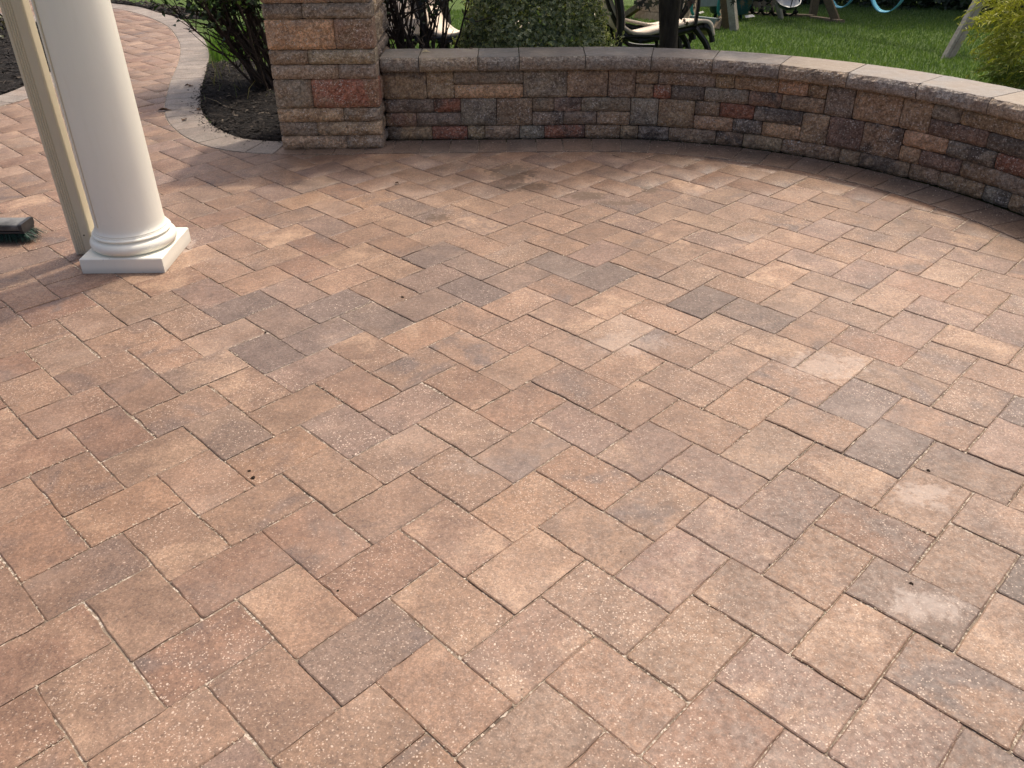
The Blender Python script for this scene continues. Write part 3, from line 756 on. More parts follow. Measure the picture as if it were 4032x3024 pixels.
for t in range(700): gp.append((rng.uniform(-1.6, 2.0), rng.uniform(.9, 4.3), rng.uniform(.0008, .0020)))
gp = np.array(gp); n = len(gp); base = np.array([[1, 0, 0], [-.5, .87, 0], [-.5, -.87, 0], [0, 0, 1.1]])
V = gp[:, None, :2].repeat(4, 1); V = np.concatenate([V, np.full((n, 4, 1), .0004)], 2) + base[None] * gp[:, 2][:, None, None] * rng.uniform(.6, 1.5, (n, 4, 1))
V[:, :, :2] += rng.normal(0, .0004, (n, 4, 2)); k_ = np.arange(n)[:, None] * 4
F = np.concatenate([k_ + np.array(f) for f in ((0, 1, 3), (1, 2, 3), (2, 0, 3))], 0)
cc = np.array([(.52, .44, .34), (.40, .32, .24), (.26, .20, .145), (.10, .07, .05)])[rng.choice(4, n, p=[.42, .28, .18, .12])] * rng.uniform(.8, 1.15, (n, 1))
tag(link('joint_grit', mesh_np('joint_grit', V.reshape(-1, 3), F.ravel(), np.full(len(F), 3), M_CHIP, np.repeat(np.concatenate([cc, np.ones((n, 1))], 1), 4, 0))), 'loose pale sand grains and crumbs in the paver joints', 'grit', kind='stuff')

# soldier-course borders
def strip(root_name, A, B, n_skip, label, tone, width=.152, limit=300):
    root = tag(empty(root_name, (0, 0, 0)), label, 'edging')
    mid = (A + B) / 2; a = arclen(mid); g = np.random.default_rng(3); nc = max(1, int(round(a[-1] / width))); cuts = np.linspace(0, a[-1], nc + 1); cuts[1:-1] += g.uniform(-.006, .006, nc - 1)
    cnt = 0
    for i in range(len(cuts) - 1):
        t = np.linspace(cuts[i], min(cuts[i + 1], a[-1]), 4)
        if t[-1] - t[0] < .04: continue
        fa = np.stack([np.interp(t, a, A[:, 0]), np.interp(t, a, A[:, 1])], 1); fb = np.stack([np.interp(t, a, B[:, 0]), np.interp(t, a, B[:, 1])], 1)
        P = np.concatenate([fa, fb[::-1]])
        # refine corners so the top keeps a soft outline
        if area(P) < 0: P = P[::-1]
        c = P.mean(0); P = inset(P, .0022) - c
        V, F = paver_geo(P, ch=.003, seed=i)
        o = link('border_paver', mesh('border_paver', V, F, M_PAVER), root, (c[0], c[1], float(g.uniform(.0005, .0022))))
        cc = np.array(tone[int(g.integers(0, len(tone)))]) * g.uniform(.92, 1.08); o.color = (*cc, float(g.uniform(0, .35))); cnt += 1
    return root
GREY = [(.275, .252, .222), (.250, .228, .202), (.295, .268, .235), (.228, .206, .182)]
BROWN = [(.225, .166, .126), (.205, .153, .118), (.240, .172, .124), (.205, .162, .130)]
split_i = int(np.argmin(np.abs(inn[:, 0] + 1.25) + 10 * (inn[:, 1] > 4.6)))
strip('walkway_border', inn[:split_i + 1], outn[:split_i + 1], 0, 'grey soldier course edging the curved walkway beside the mulch bed', GREY)
strip('wall_border', inn[split_i:], outn[split_i:] , 0, 'brown soldier course running along the foot of the curved wall', BROWN)
strip('bed_border', left_out[::-1], left_in[::-1], 0, 'grey soldier course edging the left mulch bed behind the downspout', GREY)

# ------------------------------------------------------------------ split-face blocks
BT = dict(B=(.42, .310, .205), K=(.315, .262, .208), D=(.200, .170, .138), G=(.345, .300, .245), P=(.365, .275, .208), M=(.335, .222, .166), R=(.36, .168, .112), O=(.59, .39, .248), T=(.48, .365, .248), N=(.42, .35, .258))
def rock_block(w, h, d, seed, nxs=None, round_=.008, amp=.007, right=False):
    """block with split front face at y=0 (outside is -y), x in [-w/2, w/2], z in [0, h]"""
    g = random.Random(seed); nxs = nxs or max(6, int(w / .016)); nzs = max(5, int(h / .014)); off = g.uniform(0, 90)
    V = []; F = []
    for j in range(nzs + 1):
        for i in range(nxs + 1):
            x = -w / 2 + w * i / nxs; z = h * j / nzs
            ex = min(i, nxs - i); ez = min(j, nzs - j)
            y = -amp * (.7 + 1.2 * mnoise.noise((x * 20 + off, z * 20, off)) + .9 * mnoise.noise((x * 48, z * 48 + off, 2)) + .6 * mnoise.noise((x * 110, z * 110 + off, 5)))
            if min(ex, ez) == 1: y = y * .6 + .0015
            if ex == 0 or ez == 0: y = round_ * (1.0 + .5 * mnoise.noise((x * 30, z * 30, off)))
            if ex == 0 and ez == 0: y = round_ * 1.5
            if ex == 0: z = z if 0 < j < nzs else z + (round_ * .35 if j == 0 else -round_ * .35)
            if ez == 0: z += g.uniform(-.0012, .0012) if 0 < i < nxs else 0
            V.append((x, y, z))
    W_ = nxs + 1
    for j in range(nzs):
        for i in range(nxs): F.append((j * W_ + i, j * W_ + i + 1, (j + 1) * W_ + i + 1, (j + 1) * W_ + i))
    ring = [i for i in range(W_)] + [j * W_ + nxs for j in range(1, nzs + 1)] + [nzs * W_ + i for i in range(nxs - 1, -1, -1)] + [j * W_ for j in range(nzs - 1, 0, -1)]
    b = len(V)
    for r in ring: V.append((V[r][0], d, V[r][2]))
    n_ = len(ring)
    for k in range(n_): F.append((ring[(k + 1) % n_], ring[k], b + k, b + (k + 1) % n_))
    F.append(tuple(range(b + n_ - 1, b - 1, -1)))
    return V, F
def fix_normals(me):
    bm = bmesh.new(); bm.from_mesh(me); bmesh.ops.recalc_face_normals(bm, faces=bm.faces[:]); bm.to_mesh(me); bm.free(); me.update()
def block(name, V, F, parent, loc, rz, code, seed, mat=None):
    me = mesh(name, V, F, mat or M_BLOCK); fix_normals(me)
    o = link(name, me, parent, loc, rz); g = random.Random(seed * 7 + 1)
    kk = g.uniform(.88, 1.12); c = [x * kk * g.uniform(.97, 1.03) for x in BT[code]]; o.color = (*c, g.uniform(.35, .95) if code not in 'OD' else .35); return o

wall = tag(empty('seat_wall', (0, 4.64, 0)), 'low curved seat wall of tumbled brown and charcoal stone blocks', 'wall')
HB = .0735
row0 = [0.005, 0.252, 0.447, 0.543, 0.734, 0.871, 1.093, 1.286, 1.383, 1.548, 1.8, 1.943, 2.147, 2.446, 2.547, 2.798, 2.944, 3.167, 3.296, 3.52, 3.70, 3.95, 4.12, 4.4]
row0c = "BRBBGRBBGBBBBBBBBGBKBTB"
m1 = [(0.007, 0.27, 'tK'), (0.27, 0.414, 'tR'), (0.005, 0.172, 'bM'), (0.172, 0.414, 'bK'), (0.414, 0.609, '6G'), (0.609, 0.803, '6B'), (0.803, 0.921, 'tK'), (0.921, 1.068, 'tP'), (1.068, 1.334, 'tK'), (0.803, 0.974, 'bP'), (0.974, 1.155, 'bK'), (1.155, 1.334, 'bT'), (1.334, 1.482, '6G'), (1.482, 1.674, '6B'), (1.674, 1.802, 'tB'), (1.802, 1.982, 'tR'), (1.982, 2.230, 'tG'), (1.674, 1.88, 'bO'), (1.88, 2.032, 'bK'), (2.032, 2.230, 'bO'), (2.230, 2.365, '6B'), (2.365, 2.537, '6M'), (2.537, 2.732, '6B'), (2.732, 2.947, 'tO'), (2.732, 2.831, 'bO'), (2.831, 3.033, 'bM'), (2.947, 3.18, 'tK'), (3.033, 3.36, 'bK'), (3.18, 3.36, 'tR'), (3.36, 3.55, '6B'), (3.55, 3.8, '6K'), (3.8, 4.1, 'tT'), (3.8, 4.1, 'bR'), (4.1, 4.4, '6B')]
m2_ = [(0.005, 0.237, '6B'), (0.237, 0.384, '6B'), (0.384, 0.754, 'tK'), (0.384, 0.754, 'bO'), (0.754, 0.989, '6N'), (0.989, 1.207, '6B'), (1.207, 1.353, '6P'), (1.353, 1.47, 'tB'), (1.47, 1.766, 'tK'), (1.766, 1.862, 'tB'), (1.353, 1.449, 'bB'), (1.449, 1.542, 'bR'), (1.542, 1.715, 'bD'), (1.715, 1.943, 'bG'), (1.862, 2.084, 'tB'), (2.084, 2.234, 'tO'), (2.234, 2.327, 'tB'), (1.943, 2.111, 'bM'), (2.111, 2.327, 'bB'), (2.327, 2.466, '6K'), (2.466, 2.696, '6B'), (2.696, 2.839, '6T'), (2.839, 2.973, 'tG'), (2.973, 3.3, 'tB'), (2.839, 3.118, 'bM'), (3.118, 3.36, 'bD'), (3.3, 3.55, 'tK'), (3.36, 3.55, 'bO'), (3.55, 3.75, '6B'), (3.75, 4.05, 'tK'), (3.75, 4.05, 'bB'), (4.05, 4.4, '6T')]
wall_blocks = [(row0[i], row0[i + 1], 0, HB, row0c[i]) for i in range(len(row0) - 1)]
for base, rows in ((HB, m1), (3 * HB, m2_)):
    for s0, s1, c in rows:
        z0, h_ = {'6': (base, 2 * HB), 't': (base + HB, HB), 'b': (base, HB)}[c[0]]
        wall_blocks.append((s0, s1, z0, h_, c[1]))
wo = Vector((0, 4.64, 0))
for i, (s0, s1, z0, h_, c) in enumerate(wall_blocks):
    p, a = wall_pt((s0 + s1) / 2); g = random.Random(i)
    V, F = rock_block(s1 - s0 - .0032, h_ - .0030, .12, i, amp=.008, round_=.009)
    if s1 > L0:                              # follow the arc
        V = [(x, y + (-(RW - math.sqrt(max(RW * RW - x * x, 0)))) , z) for x, y, z in V]
    off = g.uniform(-.003, .003)
    n_ = np.array([math.sin(-a), math.cos(-a)])
    q = p + n_ * off
    block('stone_block', V, F, wall, (q[0], q[1] - 4.64, z0 + .0015), a, c, i)
# dark fill and back face
fb = MB(); NS = 60; V = []
for k in range(NS + 1):
    s = .0 + 4.4 * k / NS; pa, _ = wall_pt(s, RW + .045); pb, _ = wall_pt(s, RW + .19)
    V += [(pa[0], pa[1] - 4.64, -.01), (pb[0], pb[1] - 4.64, -.05), (pb[0], pb[1] - 4.64, .366), (pa[0], pa[1] - 4.64, .366)]
F = [(0, 1, 2, 3), (NS * 4 + 3, NS * 4 + 2, NS * 4 + 1, NS * 4)]
for k in range(NS):
    for e in range(4): F.append((k * 4 + e, k * 4 + (e + 1) % 4, (k + 1) * 4 + (e + 1) % 4, (k + 1) * 4 + e))
fb.add(V, F); o = fb.build('wall_fill', M_CORE, wall); fix_normals(o.data)
# caps
caps = [0.003, 0.206, 0.516, 0.733, 1.08, 1.427, 1.745, 2.084, 2.423, 2.763, 3.102, 3.44, 3.78, 4.12, 4.42]
capc = [(.165, .156, .142), (.235, .200, .155), (.165, .154, .138), (.185, .162, .135), (.192, .172, .150), (.182, .158, .136), (.175, .158, .144), (.250, .202, .155), (.225, .206, .190), (.228, .212, .196), (.275, .228, .18), (.23, .2, .165), (.21, .195, .17), (.24, .2, .16)]
frontc = ['K', 'N', 'K', 'N', 'K', 'K', 'K', 'N', 'K', 'K', 'T', 'K', 'B', 'N']
for i in range(len(caps) - 1):
    s0, s1 = caps[i] + .002, caps[i + 1] - .002; nn = 20; g = random.Random(i + 40); off = g.uniform(0, 50)
    zt = .440 + g.uniform(-.001, .001); zb = .3685; VV = []; c0, _ = wall_pt((s0 + s1) / 2, RW)
    jag = g.uniform(-.004, .004)
    rows = []
    # front face rows from bottom to top, then top rows to the back, then back bottom
    prof = [(1.970, zb), (1.957, zb + .010), (1.951, zb + .030), (1.953, zb + .050), (1.960, zt - .010), (1.967, zt - .002), (1.976, zt), (2.10, zt), (2.207 + jag, zt), (2.209 + jag, zb)]
    for j, (r_, z_) in enumerate(prof):
        row = []
        for k in range(nn + 1):
            s = s0 + (s1 - s0) * k / nn; e = min(k, nn - k)
            if 1 <= j <= 5:
                rr = r_ - .005 * mnoise.noise((s * 30 + off, z_ * 45, off)) - .006 * mnoise.noise((s * 90, z_ * 95 + off, 3))
                zz = z_ + (.0018 * mnoise.noise((s * 60, z_ * 20, off + 7)) if j >= 4 else 0)
                if e == 0: rr += .007
            else:
                rr = r_ + (.004 * mnoise.noise((s * 50 + off, 1, 1)) if j == 6 else 0) + (.005 * mnoise.noise((s * 14 + off, 5, 1)) if j >= 8 else 0); zz = z_
            p, a = wall_pt(s, rr); VV.append((p[0] - c0[0], p[1] - c0[1], zz))
    F = []; W_ = nn + 1
    for j in range(len(prof) - 1):
        for k in range(nn): F.append((j * W_ + k, j * W_ + k + 1, (j + 1) * W_ + k + 1, (j + 1) * W_ + k))
    n_ = len(prof)
    for k in range(nn): F.append(((n_ - 1) * W_ + k, (n_ - 1) * W_ + k + 1, k + 1, k))
    F.append(tuple(j * W_ for j in range(n_))); F.append(tuple(j * W_ + nn for j in range(n_ - 1, -1, -1)))
    me = mesh('cap_stone', VV, F, M_CAP); me.materials.append(M_CAPF); fix_normals(me)
    nf = 6 * nn; me.polygons.foreach_set('material_index', [1 if q < 5 * nn else 0 for q in range(len(me.polygons))])
    o = link('cap_stone', me, wall, (c0[0], c0[1] - 4.64, 0)); cc = capc[i]; o.color = (*cc, .4)

# ------------------------------------------------------------------ pillar
PX0, PX1, PY0, PY1 = -1.218, -.677, 4.490, 5.030
pillar = tag(empty('stone_pillar', ((PX0 + PX1) / 2, (PY0 + PY1) / 2, 0)), 'square stacked stone pillar with a red block at the left end of the wall', 'pillar')
pc = ((PX0 + PX1) / 2, (PY0 + PY1) / 2)
prow = [(1, -.87, 'T', 'G'), (1, -1.019, 'K', 'T'), (1, -.87, 'T', 'K'), (2, -1.022, 'G', 'R'), (1, -.872, 'N', 'G'), (1, -1.02, 'K', 'N'), (2, -.872, 'O', 'M'), (1, -1.02, 'K', 'G'), (1, -.875, 'P', 'K'), (2, -1.02, 'T', 'B'), (1, -.872, 'K', 'R'), (1, -1.02, 'N', 'B')]
z = 0.0; si = 300
sidec = "NKBTOGKNTBKN"
for ri, (m, xj, c0, c1) in enumerate(prow):
    h_ = m * .0722 ; hh = h_ - .003
    segs = [(PX0, xj, c0), (xj, PX1, c1)]
    for x0, x1, c in segs:                                             # front face
        V, F = rock_block(x1 - x0 - .003, hh, .12, si, amp=.009, round_=.010); block('stone_block', V, F, pillar, ((x0 + x1) / 2 - pc[0], PY0 - pc[1], z + .0015), 0, c, si); si += 1
    yj = PY0 + (.21 if ri % 2 else .36)
    for side, rz, xx in ((1, R(90), PX1), (-1, R(-90), PX0)):         # right and left faces, behind the front course
        for y0, y1 in ((PY0 + .122, yj), (yj, PY1 - .0)):
            if y1 - y0 < .05: continue
            V, F = rock_block(y1 - y0 - .003, hh, .12, si, amp=.010, round_=.011)
            block('stone_block', V, F, pillar, (xx - pc[0] - side * .001, (y0 + y1) / 2 - pc[1], z + .0015), rz, sidec[(ri + int(y0 > 4.7) * 3 + (side > 0)) % 12], si); si += 1
    V, F = rock_block(PX1 - PX0 - .26, hh, .11, si, amp=.009); block('stone_block', V, F, pillar, (0, PY1 - pc[1] - .001, z + .0015), R(180), 'B', si); si += 1
    z += h_
    if ri == 6: z += 0
fb = MB(); fb.beam((0, 0, -.02), (0, 0, z - .002), PX1 - PX0 - .06, PY1 - PY0 - .06, bev=.002); fb.build('pillar_fill', M_CORE, pillar)
PIL_TOP = z
V, F = rock_block(PX1 - PX0 + .10, .075, PY1 - PY0 + .10, 901, amp=.006); block('cap_stone', V, F, pillar, (0, PY0 - .05 - pc[1], z), 0, 'N', 901, M_CAP).color = (.26, .23, .2, .4)

# ------------------------------------------------------------------ column and downspout
CX, CY = -1.470, 3.085
colm = tag(empty('porch_column', (CX, CY, 0)), 'white round porch column on a square plinth with moulded base', 'column')
pl = MB(); e = .004; hw = .156
V = []
for z_, k in ((.0, hw), (.056, hw), (.060, hw - e)):
    V += [(-k, -k, z_), (k, -k, z_), (k, k, z_), (-k, k, z_)]
F = [(3, 2, 1, 0), (8, 9, 10, 11)] + [(r_ * 4 + i, r_ * 4 + (i + 1) % 4, r_ * 4 + 4 + (i + 1) % 4, r_ * 4 + 4 + i) for r_ in range(2) for i in range(4)]
pl.add(V, F).build('plinth', M_WHITE, colm)
prof = [(.120, .0605), (.150, .0605)]
for k in range(0, 11): a = R(-80 + 16.5 * k); prof.append((.136 + .0235 * math.cos(a), .0845 + .0235 * math.sin(a)))
prof += [(.1375, .1085), (.1375, .1115), (.1385, .1130), (.1435, .1150), (.1455, .1185), (.1435, .1215), (.1385, .1230), (.1370, .1250), (.1365, .1285), (.130, .1300)]
ob = MB().lathe(prof, 72).build('base_moulding', M_WHITE, colm, True)
sh = [(.1345, .1290), (.1345, .1335), (.1300, .1390), (.1272, .148), (.1258, .165)]
for k in range(1, 13):
    t = k / 12; sh.append((.1258 - .0200 * t ** 1.35, .165 + 2.10 * t))
MB().lathe(sh, 96).build('shaft', M_WHITE, colm, True)
MB().tube([(-.1261 * math.cos(R(51)), -.1261 * math.sin(R(51)), .16), (-.1235 * math.cos(R(51)), -.1235 * math.sin(R(51)), .95)], .0028, 6).build('seam', M_CREAM, colm)
cpf = [(.1058, 2.265), (.112, 2.275), (.112, 2.30), (.106, 2.305), (.108, 2.36), (.118, 2.37), (.140, 2.40), (.140, 2.405)]
MB().lathe(cpf, 72).build('capital', M_WHITE, colm, True)
MB().beam((0, 0, 2.405), (0, 0, 2.45), .31, .31).build('abacus', M_WHITE, colm)

ds = tag(empty('downspout', (-1.688, 3.130, 0)), 'cream ridged rain downspout standing behind the left corner of the column plinth', 'downspout')
wd, dp = .083, .056; P = []
def arc(cx, cy, r_, a0, a1, n_=4): return [(cx + r_ * math.cos(R(a0 + (a1 - a0) * k / n_)), cy + r_ * math.sin(R(a0 + (a1 - a0) * k / n_))) for k in range(n_ + 1)]
xL, xR, yF, yB = -wd / 2, wd / 2, -dp / 2, dp / 2; r_ = .010
P += arc(xL + r_, yF + r_, r_, 180, 270)
for k in range(4):
    x0 = xL + .014 + k * .0088; P += [(x0, yF), (x0 + .0022, yF + .0038), (x0 + .0046, yF + .0038), (x0 + .0066, yF)]
P += [(xL + .062, yF)]
P += arc(xR - r_, yF + r_, r_, 270, 360) + arc(xR - r_, yB - r_, r_, 0, 90) + arc(xL + r_, yB - r_, r_, 90, 180)
V = [(x, y, z_) for z_ in (0.004, 1.2, 2.5) for x, y in P]; n_ = len(P)
F = [(j * n_ + i, j * n_ + (i + 1) % n_, (j + 1) * n_ + (i + 1) % n_, (j + 1) * n_ + i) for j in range(2) for i in range(n_)] + [tuple(range(n_ - 1, -1, -1)), tuple(range(2 * n_, 3 * n_))]
MB().add(V, F).build('pipe', M_CREAM, ds)
MB().lathe([(.0001, -.001), (.0032, -.001), (.0028, .0015), (.0012, .0022)], 10).build('screw', simple('dark_screw', (.05, .045, .04), .5, .5, .6), ds)
scr = ds.children[-1] if False else [c for c in COL.objects if c.name.startswith('screw')][0]
scr.rotation_euler = (R(90), 0, 0); scr.location = (.016, yF - .0005, .085)

# ------------------------------------------------------------------ broom head
br = tag(empty('push_broom', (-2.30, 3.285, 0)), 'worn grey push broom head with dark green bristles lying on the pavers', 'broom')
br.rotation_euler = (0, 0, R(-1))
bb = MB()
def rounded_block(mb, x0, x1, y0, y1, z0, z1, rr=.008):
    prof_ = arc(y0 + rr, z0 + rr, rr, 180, 270, 3) + arc(y1 - rr, z0 + rr, rr, 270, 360, 3) + arc(y1 - rr, z1 - rr, rr, 0, 90, 3) + arc(y0 + rr, z1 - rr, rr, 90, 180, 3)
    n_ = len(prof_); V = [(x, a, b) for x in (x0, x1) for a, b in prof_]
    F = [(i, (i + 1) % n_, n_ + (i + 1) % n_, n_ + i) for i in range(n_)] + [tuple(range(n_ - 1, -1, -1)), tuple(range(n_, 2 * n_))]
    mb.add(V, F)
rounded_block(bb, -.30, .302, -.050, .042, .052, .080); o = bb.build('block', M_BROOM, br)
bb = MB(); rounded_block(bb, .3022, .318, -.052, .044, .050, .082); bb.build('end_cap', M_BROOM_END, br)
bb = MB(); rounded_block(bb, -.31, .317, -.046, .038, .040, .0495, .003); bb.build('bristle_seat', M_BROOM_END, br)
nb = 5200; bx = rng.uniform(-.30, .312, nb); by = rng.uniform(-.043, .036, nb)
fx = np.clip((bx - .20) / .11, 0, 1); ln_x = fx * rng.uniform(.25, 1.0, nb) * .070 + rng.normal(0, .004, nb); ln_y = by * rng.uniform(.1, .8, nb) + rng.normal(0, .004, nb)
zt_ = rng.uniform(0, .006, nb) + fx * rng.uniform(0, .030, nb) * (rng.random(nb) < .6)
top = np.stack([bx, by, np.full(nb, .046)], 1); bot = np.stack([bx + ln_x, by + ln_y, zt_], 1); mid_ = (top * .45 + bot * .55); mid_[:, 2] -= .004 * fx; mid_[:, 0] += .006 * fx
wv = np.stack([np.cos(bx * 900), np.sin(bx * 900), 0 * bx], 1) * .0009
V = np.stack([top - wv, top + wv, mid_ + wv, mid_ - wv, bot], 1).reshape(-1, 3); kk = np.arange(nb)[:, None] * 5
loops = np.concatenate([kk + np.array([0, 1, 2, 3]), kk + np.array([3, 2, 4])], 1).ravel()
cc = np.array([(.006, .040, .026), (.009, .062, .038), (.005, .026, .018), (.010, .011, .010)])[rng.integers(0, 4, nb)] * rng.uniform(.7, 1.3, (nb, 1))
o = link('bristles', mesh_np('bristles', V, loops, np.tile([4, 3], nb), attr_mat('bristle', .5), np.repeat(np.concatenate([cc, np.ones((nb, 1))], 1), 5, 0)), br); tag(o, kind='stuff')
MB().tube([(-.06, .05, .075), (-.06, .10, .09), (-.07, .9, .36), (-.075, 1.55, .58)] if False else [(-.10, -.045, .070), (-.12, -.12, .075), (-.5, -1.0, .012)], [.016, .013, .012], 10).build('handle', M_WOOD_GY, br, True)

# ------------------------------------------------------------------ leaves
def leaf_mesh(name, C, N, D, L, Wd, cols, rim=None, mat=None, fold=.25):
    """C centres, N normals, D pointing directions (unit), sizes; six-sided leaves folded along the midrib"""
    n = len(C); D = D - N * (D * N).sum(1)[:, None]; D /= np.maximum(np.linalg.norm(D, axis=1), 1e-6)[:, None]
    B = np.cross(N, D); L = L[:, None]; Wd = Wd[:, None]; up = N * Wd * fold
    p = [C - D * L * .5, C - D * L * .12 + B * Wd * .5 + up, C + D * L * .22 + B * Wd * .42 + up, C + D * L * .5 - N * L * .08, C + D * L * .22 - B * Wd * .42 + up, C - D * L * .12 - B * Wd * .5 + up, C + D * L * .05]
    V = np.stack(p, 1).reshape(-1, 3); k = np.arange(n)[:, None] * 7
    F = np.concatenate([k + np.array([a, (a + 1) % 6, 6]) for a in range(6)], 1).reshape(-1, 3)
    col = np.repeat(cols[:, None, :], 7, 1)
    if rim is not None: col = np.concatenate([np.repeat(rim[:, None, :], 6, 1), cols[:, None, :]], 1)
    col = np.concatenate([col, np.ones((n, 7, 1))], 2).reshape(-1, 4)
    return mesh_np(name, V, F.ravel(), np.full(len(F), 3), mat or M_LEAF, col, smooth=False)
def unit(v): return v / np.maximum(np.linalg.norm(v, axis=-1, keepdims=True), 1e-9)
def pick(cols, n, v=.25): return np.array(cols)[rng.integers(0, len(cols), n)] * rng.uniform(1 - v, 1 + v, (n, 1))
def bumpy(u, seed, amp, f=2.2): return 1 + amp * np.array([mnoise.noise((a * f + seed, b * f, c * f)) + .5 * mnoise.noise((a * f * 2.3, b * f * 2.3 + seed, c * f * 2.3)) for a, b, c in u])

# variegated boxwood behind the wall
bxp = np.array([.155, 5.58, 0.0]); zb0 = float(terrain(bxp[0], bxp[1]))
box = tag(empty('boxwood_bush', (bxp[0], bxp[1], zb0)), 'rounded variegated boxwood bush with cream edged leaves behind the wall', 'bush')
n = 24000; u = unit(rng.normal(size=(n, 3))); ok_ = u[:, 2] > -.75; u = u[ok_]; n = len(u)
rad = rng.uniform(0, 1, n) ** .18; bm_ = bumpy(u, 4.0, .12, 2.6) * bumpy(u, 1.0, .17, 6.0)
taper = 1.04 - .26 * np.clip(u[:, 2] + .35, 0, 1.2)
Cc = np.stack([u[:, 0] * .50 * rad * bm_ * taper, u[:, 1] * .47 * rad * bm_ * taper, .46 + u[:, 2] * .50 * rad * bm_], 1); Cc = Cc[Cc[:, 2] > .03]; n = len(Cc); uu = unit(Cc - np.array([0, 0, .42]))
Nn = unit(uu + rng.normal(0, .55, (n, 3)) + np.array([0, 0, .35])); Dd = unit(uu * .8 + rng.normal(0, .8, (n, 3)) + np.array([0, 0, .5]))
o = link('foliage', leaf_mesh('foliage', Cc, Nn, Dd, rng.uniform(.020, .034, n), rng.uniform(.012, .018, n), pick([(.080, .110, .045), (.100, .125, .055), (.060, .088, .038)], n), pick([(.46, .48, .23), (.28, .32, .13), (.62, .61, .34), (.12, .15, .07)], n, .3)), box); tag(o, kind='stuff')
st = MB()
for k in range(26):
    a = rng.uniform(0, 6.28); el = rng.uniform(.5, 1.4); L_ = rng.uniform(.3, .5); d = np.array([math.cos(a) * math.cos(el), math.sin(a) * math.cos(el), math.sin(el)])
    st.tube([d * 0, d * L_ * .5 + rng.normal(0, .02, 3), d * L_ + np.array([0, 0, .1])], [.010, .006, .002], 5)
st.build('stems', M_STEM, box)

# multi-stem shrubs
def shrub(root, base, dirs, nst, L_rng, leaf_fn, r0=.010, twig=5, seed=1, spread=.06):
    g = np.random.default_rng(seed); mb = MB(); tips = []
    for k in range(nst):
        d = unit(np.array(dirs(g))); L_ = g.uniform(*L_rng); p = np.array([g.normal(0, spread), g.normal(0, spread), -.02]); P_ = [p]; rr = r0 * g.uniform(.45, 1.25); nseg = 7
        for q in range(nseg):
            d = unit(d + g.normal(0, .11, 3) + np.array([0, 0, .03])); p = p + d * L_ / nseg; P_.append(p)
            if q >= 1 and g.random() < .9:
                for _ in range(twig):
                    if g.random() < .55: continue
                    e = unit(d + g.normal(0, .55, 3)); l2 = g.uniform(.10, .30); P2 = [p, p + e * l2 * .5 + g.normal(0, .008, 3), p + e * l2 + g.normal(0, .015, 3)]
                    mb.tube(P2, [rr * .42, rr * .28, rr * .12], 4, cap=False); tips.append((P2[-1], e)); tips.append((P2[1], e))
        mb.tube(P_, [rr * (1 - .75 * i / nseg) for i in range(nseg + 1)], 6); tips += [(P_[-1], d), (P_[-2], d)]
    mb.build('stems', M_STEM, root, True)
    return tips
def shrub_leaves(root, tips, n, zmin, size, cols, seed=2):
    g = np.random.default_rng(seed); T = np.array([t[0] for t in tips]); E_ = np.array([t[1] for t in tips])
    wgt = np.clip((T[:, 2] - zmin) / .25, 0.015, 1); i = g.choice(len(T), n, p=wgt / wgt.sum())
    Cc = T[i] + g.normal(0, .035, (n, 3)); Nn = unit(g.normal(0, .6, (n, 3)) + np.array([0, -.1, .8])); Dd = unit(E_[i] + g.normal(0, .7, (n, 3)))
    o = link('foliage', leaf_mesh('foliage', Cc, Nn, Dd, g.uniform(*size, n), g.uniform(size[0] * .55, size[1] * .6, n), pick(cols, n)), root); tag(o, kind='stuff')
sb1 = (-1.60, 6.02, float(terrain(-1.60, 6.02)) + .01)
r1 = tag(empty('deciduous_shrub', sb1), 'dark many stemmed shrub leaning left over the mulch beside the pillar', 'shrub')
t1 = shrub(r1, sb1, lambda g: (g.normal(-.36, .24), g.normal(.02, .24), g.uniform(.80, 1.25)), 40, (.75, 1.25), None, .0125, 5, 11, .07)
shrub_leaves(r1, t1, 3800, .42, (.030, .055), [(.030, .050, .016), (.022, .036, .013), (.045, .070, .022), (.05, .10, .022)])
sb2 = (-.60, 5.36, float(terrain(-.60, 5.36)) + .01)
r2 = tag(empty('deciduous_shrub', sb2), 'dark upright many stemmed shrub between the pillar and the boxwood', 'shrub')
t2 = shrub(r2, sb2, lambda g: (g.normal(0, .24), g.normal(0, .20), 1.0), 30, (.75, 1.1), None, .0125, 4, 23, .12)
shrub_leaves(r2, t2, 1500, .58, (.028, .050), [(.018, .030, .022), (.024, .038, .022), (.035, .06, .02)], 5)

